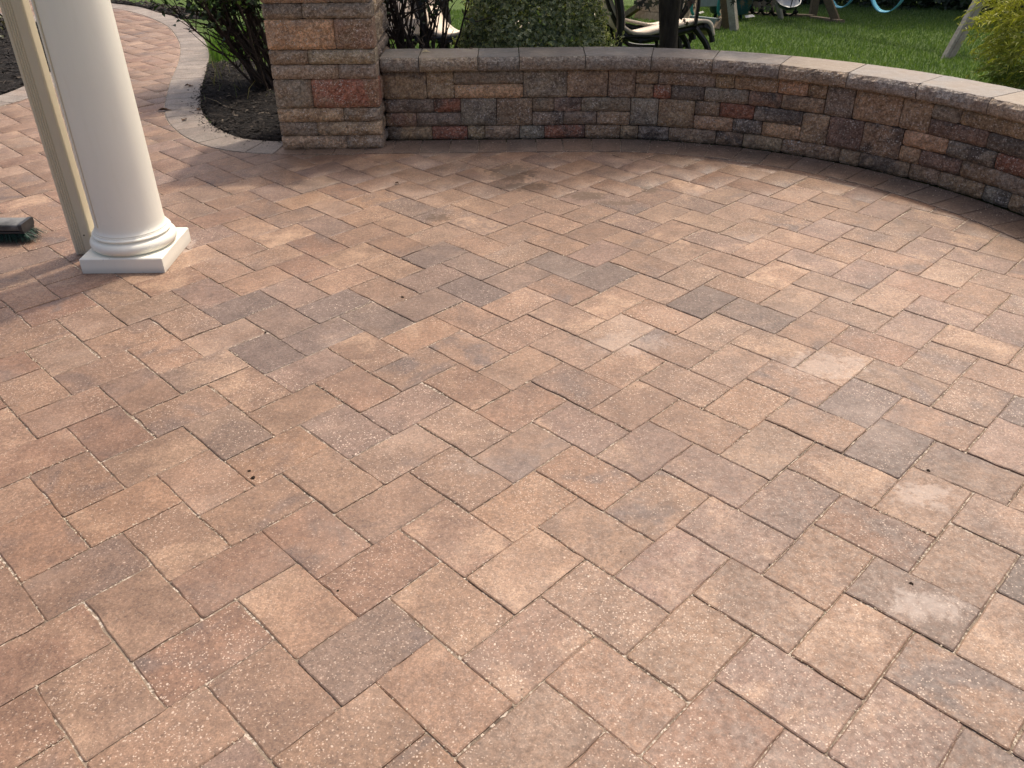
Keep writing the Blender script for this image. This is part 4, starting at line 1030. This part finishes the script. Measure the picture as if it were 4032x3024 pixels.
# golden thread cypress
cy = np.array([3.50, 5.15]); zc0 = float(terrain(*cy))
cyp = tag(empty('golden_cypress', (cy[0], cy[1], zc0)), 'golden thread cypress with drooping yellow green foliage behind the wall end', 'bush')
def threads(n, seed):
    g = np.random.default_rng(seed); VV = []; LL = []; SS = []; CCl = []; b = 0
    u = unit(g.normal(size=(n, 3))); u = u[u[:, 2] > -.85]; n = len(u); bm2 = bumpy(u, 2.0, .22, 2.4)
    for k in range(n):
        rad = g.uniform(.25, 1.0) ** .45; c = np.array([u[k, 0] * .64, u[k, 1] * .60, .50 + u[k, 2] * .60]) * np.array([1, 1, 1]) * 1.0
        c = np.array([c[0] * rad * bm2[k], c[1] * rad * bm2[k], .50 + (c[2] - .50) * rad * bm2[k]])
        if c[2] < .03: continue
        o_ = unit(u[k] * np.array([1, 1, .6]) + g.normal(0, .35, 3) + np.array([0, 0, .1])); gold = np.clip(.50 + .75 * u[k, 2] + .6 * (rad - .8) + g.normal(0, .22), 0, 1)  # greener low down: partly real green, partly shade put into the colour
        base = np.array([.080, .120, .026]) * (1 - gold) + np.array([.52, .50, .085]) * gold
        side = unit(np.cross(o_, g.normal(size=3))); L_ = g.uniform(.09, .19); dro = np.array([0, 0, -L_ * .35])
        pts_ = [c + o_ * L_ * t + dro * t * t for t in (0, .35, .7, 1)]
        segs = [(pts_[0], pts_[1], pts_[2], .0022), (pts_[1], pts_[2], pts_[3], .0018)]
        for t in g.uniform(.1, .95, int(g.integers(9, 14))):
            p = c + o_ * L_ * t + dro * t * t; l2 = L_ * g.uniform(.22, .48) * (1.1 - .6 * t); d = unit(o_ * g.uniform(.5, 1.0) + side * g.choice([-1, 1]) * g.uniform(.5, 1.0) + g.normal(0, .2, 3))
            segs.append((p, p + d * l2 * .55, p + d * l2 + np.array([0, 0, -l2 * .3]), g.uniform(.0020, .0036)))
        for p, q1, q2, wd2 in segs:
            W2 = unit(np.cross(q2 - p, g.normal(size=3))) * wd2
            VV += [p - W2, p + W2, q1 + W2, q1 - W2, q2]; LL += [b, b + 1, b + 2, b + 3, b + 3, b + 2, b + 4]; SS += [4, 3]; b += 5
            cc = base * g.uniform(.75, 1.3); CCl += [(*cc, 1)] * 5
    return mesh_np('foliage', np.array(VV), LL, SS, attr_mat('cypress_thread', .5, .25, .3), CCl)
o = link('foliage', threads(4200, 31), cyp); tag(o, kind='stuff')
st = MB(); st.tube([(0, 0, -.05), (.02, 0, .4), (0, .02, .9)], [.045, .03, .01], 8)
for k in range(40):
    a = rng.uniform(0, 6.28); z0_ = rng.uniform(.08, .8); L_ = rng.uniform(.3, .6) * (1 - .4 * z0_); el = rng.uniform(-.1, .7)
    d = np.array([math.cos(a) * math.cos(el), math.sin(a) * math.cos(el), math.sin(el)]); st.tube([(0, 0, z0_), np.array([0, 0, z0_]) + d * L_ * .6, np.array([0, 0, z0_ - .05]) + d * L_], [.010, .006, .002], 5)
st.build('branches', M_STEM, cyp, True)

# weeping maple behind the wall
mt = (1.035, 5.72); zm = float(terrain(*mt))
map_ = tag(empty('maple_tree', (mt[0], mt[1], zm)), 'small dark trunked maple tree behind the wall in front of the lawn chairs', 'tree')
tk = MB(); tk.tube(catmull([(0.0, 0, -.05), (.0, 0, .25), (-.012, 0, .45), (-.02, .0, .62), (-.03, .02, .80), (-.02, .05, 1.0)], 5), list(np.interp(np.linspace(0, 1, 26), [0, .12, .35, .6, .8, 1], [.075, .060, .058, .070, .075, .05])), 14)
tk.build('trunk', M_BARK, map_, True)
bt = MB(); btips = []
bl_ = [((.05, -.01, .52), (.26, .0, .80), (.62, .02, 1.02)), ((-.05, 0, .72), (-.28, -.05, 1.0), (-.70, -.1, 1.12)), ((0, .02, .8), (.05, .3, 1.15), (.1, .7, 1.25)), ((0, -.02, .8), (-.05, -.30, 1.15), (.0, -.75, 1.15)),
       ((0, 0, .95), (.25, .15, 1.35), (.5, .35, 1.5)), ((-.02, 0, .95), (-.25, .2, 1.4), (-.5, .4, 1.5)), ((.0, .02, .95), (.15, -.25, 1.4), (.4, -.55, 1.4)), ((0, 0, 1.0), (-.25, -.10, 1.5), (-.45, -.2, 1.9)), ((0, 0, 1.0), (-.4, -.05, 1.5), (-1.0, -.2, 2.0)), ((0, 0, 1.0), (.1, -.15, 1.5), (.15, -.3, 2.0)), ((-.02, .02, .98), (-.5, .1, 1.55), (-.9, .2, 1.95))]
for a, b, c in bl_:
    c2 = np.array(c) + np.array([c[0] * .35, c[1] * .35, -.22])
    bt.tube(catmull([a, b, c, c2], 5), list(np.linspace(.014 if a[0] == .05 else .024, .006, 16)), 7); btips += [np.array(b), np.array(c), c2]
    for _ in range(9):
        t = rng.uniform(.3, 1); p0 = np.array(b) * (1 - t) + np.array(c) * t; e_ = unit(rng.normal(0, 1, 3) + np.array([0, 0, .1])); p1 = p0 + e_ * .25 + np.array([0, 0, -.02]); p2 = p1 + e_ * .12 + np.array([0, 0, -.10])
        bt.tube([p0, p1, p2], [.007, .004, .002], 5, cap=False); btips += [p1, p2]
bt.build('branches', M_BARK, map_, True)
LOBES = [(-.18, -.02), (-.42, .10), (-.17, .20), (-.40, .52), (-.10, .42), (0, 1.0), (.10, .42), (.40, .52), (.17, .20), (.42, .10), (.18, -.02), (0, -.15)]
def palmate(C, N, D, L, cols, mat=None, name='foliage'):
    n = len(C); D = unit(D - N * (D * N).sum(1)[:, None]); B = np.cross(N, D)
    V = np.stack([C + D * (L * v)[:, None] + B * (L * u_)[:, None] - N * (L * .10 * (abs(u_) + v * v))[:, None] for u_, v in LOBES] + [C + D * (L * .2)[:, None]], 1).reshape(-1, 3); m = len(LOBES); k = np.arange(n)[:, None] * (m + 1)
    F = np.concatenate([k + np.array([a, (a + 1) % m, m]) for a in range(m)], 1).reshape(-1, 3)
    col = np.concatenate([np.repeat(cols[:, None, :], m + 1, 1), np.ones((n, m + 1, 1))], 2).reshape(-1, 4)
    return mesh_np(name, V, F.ravel(), np.full(len(F), 3), mat or M_LEAF, col)
MAPC = [(.040, .032, .016), (.050, .045, .018), (.030, .038, .014), (.060, .034, .018)]
n = 7800; u = unit(rng.normal(size=(n * 2, 3))); u = u[u[:, 2] > -.35][:n]; n = len(u); rad = rng.uniform(0, 1, n) ** .3; bm_ = bumpy(u, 9.0, .30, 1.9)
Cc = np.stack([u[:, 0] * 1.20 * rad * bm_, u[:, 1] * 1.15 * rad * bm_, 1.25 + u[:, 2] * .72 * rad * bm_], 1)
hi_ = rng.random(n) < .68; Cc[hi_] = np.stack([-.50 + u[:, 0] * 1.15 * rad * bm_, -.22 + u[:, 1] * .78 * rad * bm_, 1.95 + u[:, 2] * .50 * rad * bm_], 1)[hi_]  # upper crown, out of view, shifted and raised to throw shade on the patio
lowlim = 1.02 - .16 * (Cc[:, 1]) ; Cc[:, 2] = np.maximum(Cc[:, 2], lowlim + rng.uniform(0, .15, n))
Nn = unit(u * .5 + rng.normal(0, .35, (n, 3)) + np.array([0, 0, .9])); Dd = unit(u * np.array([1, 1, 0]) + rng.normal(0, .5, (n, 3)) + np.array([0, 0, -.5]))
o = link('foliage', palmate(Cc, Nn, Dd, rng.uniform(.04, .07, n), pick(MAPC, n)), map_); tag(o, kind='stuff')
# the lowest leaves, hanging into view: one object each
mo = np.array([mt[0], mt[1], zm])
for (x, y, Y, L_) in [(2545, 14, 5.45, .062), (2520, 8, 5.5, .055), (2500, 6, 5.55, .050), (2563, 4, 5.5, .06), (2590, 6, 5.6, .05), (2535, -4, 5.5, .06), (2715, 8, 5.6, .055), (2728, -2, 5.6, .05), (2702, 4, 5.7, .05), (2975, 8, 5.5, .055), (2990, 12, 5.55, .06), (3008, 6, 5.5, .06), (3026, 24, 5.6, .055), (3040, 8, 5.5, .06), (2955, 2, 5.5, .05), (2924, 4, 5.6, .05), (3052, 2, 5.5, .055), (2890, 2, 5.6, .045), (2706, 88, 5.70, .040), (2694, 76, 5.68, .034)]:
    q = at_y(x, y, Y) - mo
    me = palmate(np.zeros((1, 3)), unit(np.array([[rng.normal(0, .3), -.9, .5]])), np.array([[rng.normal(0, .35), 0, -1.0]]), np.array([L_]), pick(MAPC, 1), name='leaf')
    link('leaf', me, map_, tuple(q))

# hedge and trees beyond the lawn
def leafy(root_name, label, cat, x, y, rx, ry, h, nleaf, size, cols, group=None, seed=0, trunk=None, zlo=.0):
    zt0 = float(terrain(x, y)); root = tag(empty(root_name, (x, y, zt0)), label, cat, group); g = np.random.default_rng(seed)
    u = unit(g.normal(size=(nleaf, 3))); bm2 = bumpy(u, seed * 3.1, .25, 2.5); rad = g.uniform(0, 1, nleaf) ** .22
    hc = (h + zlo) / 2; Cc = np.stack([u[:, 0] * rx * rad * bm2, u[:, 1] * ry * rad * bm2, hc + u[:, 2] * (h - zlo) / 2 * rad * bm2], 1)
    if zlo == 0:
        zz = g.uniform(0, 1, nleaf) ** 1.3; a_ = g.uniform(0, 6.283, nleaf); rr_ = (.82 + .18 * np.sqrt(np.clip(1 - zz ** 3, 0, 1))) * g.uniform(.55, 1.0, nleaf) * np.sqrt(np.clip(1 - zz ** 4, 0, 1)) * bm2
        Cc = np.stack([np.cos(a_) * rx * rr_, np.sin(a_) * ry * rr_, zz * h], 1); u = unit(np.stack([np.cos(a_), np.sin(a_), .3 + 0 * a_], 1))
    Nn = unit(u + g.normal(0, .7, (nleaf, 3))); Dd = unit(g.normal(0, 1, (nleaf, 3)) + np.array([0, 0, -.3]))
    o = link('crown', leaf_mesh('crown', Cc, Nn, Dd, g.uniform(*size, nleaf), g.uniform(size[0] * .6, size[1] * .7, nleaf), pick(cols, nleaf)), root); tag(o, kind='stuff')
    tb = MB(); tr = trunk or .05; tb.tube([(0, 0, -.1), (.03, .02, hc * .6), (0, 0, hc), (.05, 0, h * .85)], [tr, tr * .8, tr * .6, tr * .15], 9)
    for k in range(14):
        a = g.uniform(0, 6.28); z0_ = g.uniform(max(zlo * .8, .2 * h), h * .8); L_ = rx * g.uniform(.5, .9)
        tb.tube([(0, 0, z0_), (math.cos(a) * L_ * .6, math.sin(a) * L_ * .6, z0_ + .25 * L_), (math.cos(a) * L_, math.sin(a) * L_, z0_ + .35 * L_)], [tr * .4, tr * .25, tr * .08], 5, cap=False)
    tb.build('trunk', M_BARK, root, True); return root
HG = [(.022, .038, .014), (.030, .050, .018), (.017, .030, .012), (.040, .062, .022)]
for k, (x, y, rx, ry, h) in enumerate([(5.1, 18.2, 1.3, 1.0, 3.2), (6.6, 17.3, 1.3, 1.1, 3.4), (7.4, 15.9, 1.2, 1.1, 3.2), (8.3, 14.9, 1.3, 1.1, 3.3), (9.3, 13.8, 1.3, 1.1, 3.4), (10.3, 12.6, 1.3, 1.1, 3.2)]):
    leafy('hedge_shrub', ['leftmost dark leafy shrub of the hedge beyond the swings', 'dark leafy hedge shrub standing second from the left', 'dark leafy hedge shrub behind the right belt swing', 'dark leafy hedge shrub behind the leaning timber leg', 'dark leafy hedge shrub behind the golden cypress', 'rightmost dark leafy shrub of the hedge'][k], 'shrub', x, y, rx, ry, h, 9000, (.06, .12), HG, 'hedge shrubs beyond the lawn', 60 + k)
leafy('shade_tree', 'tall leafy tree standing behind the golden cypress', 'tree', 8.4, 16.6, 3.0, 3.0, 9.0, 9000, (.12, .24), HG, None, 77, .16, 3.2)
for k, (x, y, rx, h) in enumerate([(-4.55, 6.6, .55, .75), (-5.1, 7.9, .65, .8)]):
    leafy('garden_shrub', ['low brown leaved shrub in the left mulch bed nearest the downspout', 'low brown leaved shrub at the back of the left mulch bed'][k], 'shrub', x, y, rx, rx, h, 1300, (.03, .06), [(.045, .040, .016), (.035, .026, .014), (.055, .060, .02)], None, 90 + k, .02)

# ------------------------------------------------------------------ lawn chairs
def chair(px_low, y_low, Y, yaw, label, tilt=0.0):
    g0 = at_y(px_low, y_low, Y); zt0 = float(terrain(g0[0], g0[1]))
    root = tag(empty('lawn_chair', (g0[0], g0[1], zt0), yaw), label, 'chair', 'sling lawn chairs behind the wall')
    root.rotation_euler = (Matrix.Rotation(R(-8.0), 3, 'X') @ Matrix.Rotation(yaw, 3, 'Z')).to_euler()
    prof_ = catmull([(-.40, 0, 1.02), (-.29, 0, .72), (-.205, 0, .52), (-.13, 0, .415), (-.02, 0, .375), (.12, 0, .395), (.30, 0, .435), (.42, 0, .455), (.475, 0, .435), (.50, 0, .36)], 5)
    hw_ = .26
    V = []; F = []; n_ = len(prof_)
    for p in prof_:
        for y_ in (-hw_, hw_): V.append((p[0], y_, p[2]))
    for i in range(n_ - 1): F.append((2 * i, 2 * i + 1, 2 * i + 3, 2 * i + 2))
    me = mesh('sling', V, F, M_SLING, True); o = link('sling', me, root)
    md = o.modifiers.new('thickness', 'SOLIDIFY'); md.thickness = .024; md.offset = 0
    for sy in (-1, 1):
        y_ = sy * (hw_ + .012)
        MB().tube([(p[0], sy * (hw_ - .018), p[2] - .042) for p in prof_], .020, 8).build('side_rail', M_BLACK, root, True)
        # rear leg runs up past the seat to the arm scroll, front leg is a curved drop
        MB().tube(catmull([(-.20, y_, 0), (-.19, y_, .22), (-.165, y_, .45), (-.20, y_, .66)], 5), [.031] * 16, 8).build('leg', M_BLACK, root, True)
        MB().tube(catmull([(.49, y_, 0), (.485, y_, .18), (.45, y_, .30), (.36, y_, .41)], 5), [.022] * 16, 8).build('leg', M_BLACK, root, True)
        sc = [(-.20 + .060 * math.cos(t) * (1 - t / 14), y_, .665 + .060 * math.sin(t) * (1 - t / 14)) for t in np.linspace(R(400), R(110), 14)]
        sc = [(-.225 + .045 * math.cos(a), y_, .655 + .045 * math.sin(a)) for a in np.linspace(R(20), R(270), 10)]
        MB().tube(catmull(sc + [(-.12, y_, .622), (.05, y_, .645), (.22, y_, .70), (.34, y_, .735), (.38, y_, .72)], 3), .017, 8).build('armrest', M_ARM, root, True)
        MB().tube(catmull([(.33, y_, .725), (.37, y_, .60), (.36, y_, .43)], 5), .014, 8).build('arm_post', M_BLACK, root, True)
        ov = [(-.03 + .25 * math.copysign(abs(math.cos(t)) ** .75, math.cos(t)), y_ * .92, .285 + .075 * math.copysign(abs(math.sin(t)) ** .75, math.sin(t))) for t in np.linspace(0, 2 * math.pi, 33)]
        MB().tube(ov, .015, 8, cap=False).build('rocker_spring', M_BLACK, root, True)
    for x_, z_ in ((.44, .425), (-.02, .335), (.2, .20), (-.385, 1.0)):
        MB().tube([(x_, -hw_ - .012, z_), (x_, hw_ + .012, z_)], .016, 8).build('cross_bar', M_BLACK, root, True)
    return root
chair(2508, 118, 6.45, R(4), 'cream sling lawn chair facing right, nearest behind the maple trunk')
chair(2572, 92, 7.15, R(176), 'cream sling lawn chair facing left, behind the nearer chair at the maple')
chair(1800, 100, 6.5, R(-14), 'cream sling lawn chair facing right, beside the left edge of the boxwood')
chair(1575, 104, 6.75, R(-98), 'cream sling lawn chair facing the patio, partly hidden by the upright shrub')

# ------------------------------------------------------------------ swing set
def G(x, y): return lawn_pt(x, y)
sw = tag(empty('swing_set', (3.3, 12.0, float(terrain(3.3, 12.0)))), 'weathered wooden swing set with ladder and climbing boards on the lawn', 'swing set')
so_ = np.array(sw.location)
def part(mb, name, mat, smooth=False):
    o = mb.build(name, mat, sw, smooth); 
    for v in o.data.vertices: v.co -= Vector(so_)
    o.data.update(); return o
a0 = G(2896, 122); a0[2] -= .05
part(MB().beam(a0, at_y(2868, -110, a0[1] + .1), .105, .09), 'post', M_WOOD_GY)
part(MB().beam(a0 + np.array([-.05, .25, 0]), at_y(2840, -120, a0[1] + .3), .09, .09), 'post', M_WOOD_DK)
rr0, rl0 = G(2820, 118), G(2712, 98)
rr1, rl1 = at_y(2892, -60, rr0[1] + .55), at_y(2772, -40, rl0[1] + .5)
part(MB().beam(rr0, rr1, .09, .05), 'ladder_rail', M_WOOD)
part(MB().beam(rl0, rl1, .09, .05), 'ladder_rail', M_WOOD)
for t in (.16, .62):
    part(MB().beam(rl0 + (rl1 - rl0) * t, rr0 + (rr1 - rr0) * t, .05, .10), 'rung', M_RUNG)
p1 = G(3199, 70); part(MB().beam(p1 + np.array([0, 0, -.05]), p1 + np.array([-.02, 0, 2.2]), .10, .10), 'post', M_WOOD_DK)
p2 = G(3303, 88); part(MB().beam(p2 + np.array([0, 0, -.05]), p2 + np.array([-.70, .35, 1.25]), .10, .10), 'leg', M_WOOD_DK)
b0, b1 = np.array([4.25, 13.9, 1.45]), np.array([5.02, 8.7, 1.55])
part(MB().beam(b0, b1, .10, .15), 'swing_beam', M_WOOD)
q0 = G(3716, 232); q0[2] -= .03; dr = at_y(3850, 0, q0[1] + .2) - q0; q1 = q0 + dr * 3.2
part(MB().beam(q0, q1, .042, .085), 'leg', M_WOOD_GY)
part(MB().beam(q0 + np.array([.050, .015, 0]), q1 + np.array([.050, .015, 0]), .040, .082), 'leg', M_WOOD_GY)
part(MB().beam(np.array([6.3, 9.6, float(terrain(6.3, 9.6)) - .05]), q1, .09, .09), 'leg', M_WOOD)
# lying timbers
part(MB().beam(G(2905, 60) + np.array([0, 0, .02]), G(3200, 74) + np.array([0, 0, .02]), .09, .07), 'ground_timber', M_WOOD)
part(MB().beam(G(3200, 76) + np.array([0, 0, .02]), G(3312, 92) + np.array([0, 0, .02]), .09, .05), 'ground_timber', M_WOOD)
# climbing boards: four planks side by side, leaning back
cl0, cl1 = G(2503, 74), G(2722, 97); back = np.array([.10, .75, .62]); ux = cl1 - cl0; Lx = np.linalg.norm(ux)
for k in range(6):
    z0_ = back * (k * .152 / np.linalg.norm(back)); sh_ = ux / Lx * (.018 * k + .01 * (k % 2)); w_ = unit(back)
    c0_ = cl0 + z0_ + w_ * .072 + sh_; c1_ = cl1 + z0_ + w_ * .072 + sh_ * .4
    part(MB().beam(c0_, c1_, .144, .035, up=tuple(np.cross(unit(ux), w_))), 'climbing_board', M_WOOD)
part(MB().beam(G(2450, 70), at_y(2520, 22, 13.6), .10, .08), 'brace', M_WOOD)
hd = at_y(2586, 27, cl0[1] + .28)
hm = MB()
for dx, dz in ((-.055, .0), (.055, .02), (0, -.06), (0, .055)): hm.tube([hd + np.array([dx, -.06, dz]), hd + np.array([dx * .6, .0, dz * .6]), hd + np.array([0, .03, 0])], [.035, .045, .03], 8)
part(hm, 'climbing_hold', M_TEAL, True)
for x_, y_ in ((2838, 30), (2733, 25)):
    c = at_y(x_, y_, 11.9); part(MB().tube(catmull([c + np.array([.05, 0, .30]), c + np.array([-.03, -.02, .12]), c + np.array([-.035, -.02, -.03]), c + np.array([.0, 0, -.10])], 5), .020, 8), 'hand_rail', M_TEAL, True)
# teal round tub
tc = at_y(2882, -40, 13.2)
tb = tag(empty('plastic_tub', tuple(tc)), 'dark teal round plastic tub behind the swing set posts', 'tub')
zfl = float(terrain(tc[0], tc[1])); tbz = at_y(2930, 52, 13.2)[2] - tc[2]
MB().lathe([(.22, tbz), (.27, tbz + .015), (.315, tbz + .16), (.32, tbz + .21), (.335, tbz + .22), (.34, tbz + .40), (.355, tbz + .42), (.355, tbz + .46), (.33, tbz + .46)], 40).build('shell', M_TEAL_DK, tb, True)
MB().tube([(.36 * math.cos(a), .36 * math.sin(a), tbz + .44) for a in np.linspace(0, 2 * math.pi, 37)], .018, 8).build('rim', M_TEAL, tb, True)
tl = MB()
for a in (.4, 2.5, 4.6): tl.tube([(.2 * math.cos(a), .2 * math.sin(a), tbz + .02), (.22 * math.cos(a), .22 * math.sin(a), zfl - tc[2] - .02)], .025, 8)
tl.build('feet', M_TEAL_DK, tb)

# cargo net hanging low
cn = tag(empty('cargo_net', tuple(at_y(3050, 20, 13.3))), 'black knotted rope climbing net hanging under the swing set', 'net'); co = np.array(cn.location)
nodes = [(2959, 40), (2997, 42), (3038, 47), (3083, 48), (3131, 49)]; Yn = 13.3; N_ = [at_y(x, y, Yn) - co for x, y in nodes]; T_ = [at_y(x, y - 42, Yn) - co for x, y in nodes]; T2 = [at_y(x, y - 190, Yn) - co for x, y in nodes]
for k in range(5):
    MB().tube(catmull([T2[k], T_[k] + np.array([.01, 0, 0]), N_[k]], 5), .016, 7).build('rope', M_ROPE, cn, True)
    tail = at_y(nodes[k][0] + (4 if k == 0 else 13), nodes[k][1] + (14 if k == 0 else 17), Yn) - co
    MB().tube([N_[k], (N_[k] + tail) / 2 + np.array([-.01, 0, 0]), tail], .014, 7).build('rope', M_ROPE, cn, True)
    MB().tube([N_[k] + np.array([-.035, 0, 0]), N_[k] + np.array([0, -.01, .01]), N_[k] + np.array([.035, 0, .005])], [.018, .033, .016], 8).build('knot', M_ROPE, cn, True)
    if k < 4:
        for A_ in (N_, T_):
            m_ = (A_[k] + A_[k + 1]) / 2 + np.array([0, 0, -.045]); MB().tube(catmull([A_[k], m_, A_[k + 1]], 5), .013, 7).build('rope', M_ROPE, cn, True)
# saucer swing
sc0 = at_y(3104, 2, 12.6); ss_ = tag(empty('saucer_swing', tuple(sc0)), 'dark blue saucer swing seat with pale inside, hanging from the beam', 'swing')
ss_.rotation_euler = (R(28), 0, 0)
MB().lathe([(.001, -.10), (.08, -.095), (.135, -.06), (.165, -.01), (.172, .02), (.160, .02), (.150, -.005)], 36).build('shell', M_NAVY, ss_, True)
MB().lathe([(.001, -.085), (.07, -.08), (.122, -.05), (.150, -.006), (.1495, -.004)], 36).build('liner', M_SAUCER, ss_, True)
for a in (.5, 2.6, 4.7): MB().tube([(.16 * math.cos(a), .16 * math.sin(a), .02), (.02 * math.cos(a), .02 * math.sin(a), 1.5)], .006, 6).build('rope', M_ROPE, ss_)
# belt swings: flat belt hanging as a U
def belt(px, py, Y, wpx, label):
    c = at_y(px, py, Y); root = tag(empty('belt_swing', tuple(c), R(-38)), label, 'swing', 'blue belt swings under the beam'); hw2 = wpx
    P_ = catmull([(-hw2 * .92, 0, .52), (-hw2 * 1.0, 0, .30), (-hw2 * .80, 0, .13), (-hw2 * .40, 0, .025), (0, 0, 0), (hw2 * .40, 0, .025), (hw2 * .80, 0, .13), (hw2 * 1.0, 0, .30), (hw2 * .92, 0, .52)], 4)
    V = []; F = []
    for p in P_:
        for y_ in (-.065, .065): V.append((p[0], y_, p[2]))
    for i in range(len(P_) - 1): F.append((2 * i, 2 * i + 1, 2 * i + 3, 2 * i + 2))
    o = link('belt', mesh('belt', V, F, M_BLUE, True), root); md = o.modifiers.new('thickness', 'SOLIDIFY'); md.thickness = .010
    for sx in (-1, 1): MB().tube([(sx * hw2 * .92, 0, .52), (sx * hw2 * .8, 0, 1.7)], .008, 6).build('chain', M_ARM, root)
belt(3482, 48, 11.3, .22, 'light blue belt swing hanging nearer, left of the leaning timber leg')
belt(3306, 30, 12.5, .20, 'light blue belt swing hanging farther, above the dark diagonal leg')
# grey stake, odds and ends on the grass
sk0 = G(3078, 76); sk = tag(MB().tube([np.array([0, 0, -.03]), at_y(3066, 30, sk0[1]) - sk0, at_y(3058, 8, sk0[1]) - sk0], [.040, .045, .043], 8).build('garden_stake', M_WOOD_GY, None, True, tuple(sk0)), 'short grey weathered stake leaning beside the rope net', 'stake')
def scrap(x, y, L_, W_, rz, label):
    c = G(x, y); me = mesh('paper_scrap', [(-L_, -W_, .05), (L_, -W_ * .7, .058), (L_ * .9, W_, .075), (-L_ * .8, W_ * .8, .066), (0, 0, .08)], [(0, 1, 4), (1, 2, 4), (2, 3, 4), (3, 0, 4)], M_PAPER)
    tag(link('paper_scrap', me, None, tuple(c), rz), label, 'scrap')
scrap(2949, 82, .075, .045, .2, 'white scrap lying on the grass right of the ladder'); scrap(2760, 66, .05, .02, .6, 'thin white scrap lying in the grass between the ladder rails')
pb = G(2387, 8); tag(MB().beam((-.16, .0, .05), (.16, .05, .07), .12, .03).build('loose_board', M_WOOD_GY, None, False, tuple(pb)), 'pale loose board lying on the lawn beyond the boxwood', 'board')

# ------------------------------------------------------------------ fallen leaves and crumbs
def dead(px, py, L_, z, label, mat=M_DEAD, rz=None):
    c = ground(px, py, z); g = random.Random(int(px * 3 + py)); V = []; pts_ = [(-1, 0), (-.5, .42), (.1, .5), (.55, .28), (1, .02), (.5, -.33), (0, -.5), (-.6, -.36)]
    for x_, y_ in pts_: V.append((x_ * L_ / 2 * g.uniform(.8, 1.15), y_ * L_ / 2 * g.uniform(.7, 1.3), g.uniform(.001, .3 * L_) * abs(y_) * 2 + .001))
    V.append((0, 0, .0025)); F = [(i, (i + 1) % 8, 8) for i in range(8)]
    me = mesh('fallen_leaf', V, F, mat); tag(link('fallen_leaf', me, None, (c[0], c[1], c[2] + .001), rz if rz is not None else g.uniform(0, 6)), label, 'leaf')
dead(650, 435, .085, .002, 'brown dead leaf on the joint of walkway and grey border', rz=.1)
dead(783, 432, .055, .002, 'small brown dead leaf near the mulch edge of the border')
dead(727, 473, .050, .002, 'small brown dead leaf in the middle of the curved border')
dead(738, 338, .045, .002, 'left one of two brown specks on the far grey border'); dead(752, 340, .04, .002, 'right one of two brown specks on the far grey border')
dead(1563, 724, .030, .002, 'tiny dark dead leaf on the pavers in front of the wall')
dead(1678, 207, .045, .441, 'pale yellow dead leaf on the second cap stone', M_DEADY, .1)
dead(2792, 195, .022, .441, 'small brown dead leaf on the cap stone right of the maple'); dead(1856, 191, .026, .441, 'small grey brown dead leaf at the back edge of the wall cap')
dead(207, 20, .10, .004, 'dark dead leaf on the walkway behind the downspout')
def crumb(px, py, r_, label):
    c = ground(px, py, .0); g = random.Random(int(px + py)); V = []; F = []; n_ = 7
    for j, (rr, zz) in enumerate(((1.0, 0.0005), (.75, .45), (.3, .7))):
        for i in range(n_): a = 2 * math.pi * i / n_; q = r_ * rr * g.uniform(.6, 1.3); V.append((q * math.cos(a) * 1.3, q * math.sin(a), zz * r_ * g.uniform(.7, 1.2)))
    for j in range(2):
        for i in range(n_): F.append((j * n_ + i, j * n_ + (i + 1) % n_, (j + 1) * n_ + (i + 1) % n_, (j + 1) * n_ + i))
    F.append(tuple(range(2 * n_, 3 * n_)))
    tag(link('dirt_crumb', mesh('dirt_crumb', V, F, M_CRUMB), None, (c[0], c[1], .0005), g.uniform(0, 6)), label, 'crumb')
crumb(1585, 1171, .006, 'dark crumb on the charcoal pavers near the patio centre'); crumb(997, 1882, .006, 'larger of two dark crumbs on the bright tan paver'); crumb(982, 1855, .004, 'smaller of two dark crumbs on the bright tan paver')
crumb(2660, 1308, .004, 'dark crumb at the corner of a pale paver right of centre'); crumb(3588, 2300, .005, 'dark chip on the mauve paver at lower right'); crumb(3655, 1852, .004, 'dark crumb on the tan paver below the charcoal one'); crumb(1045, 1310, .004, 'tiny dark crumb on the joint left of centre'); crumb(1330, 2326, .003, 'tiny dark crumb on the pavers at lower left')
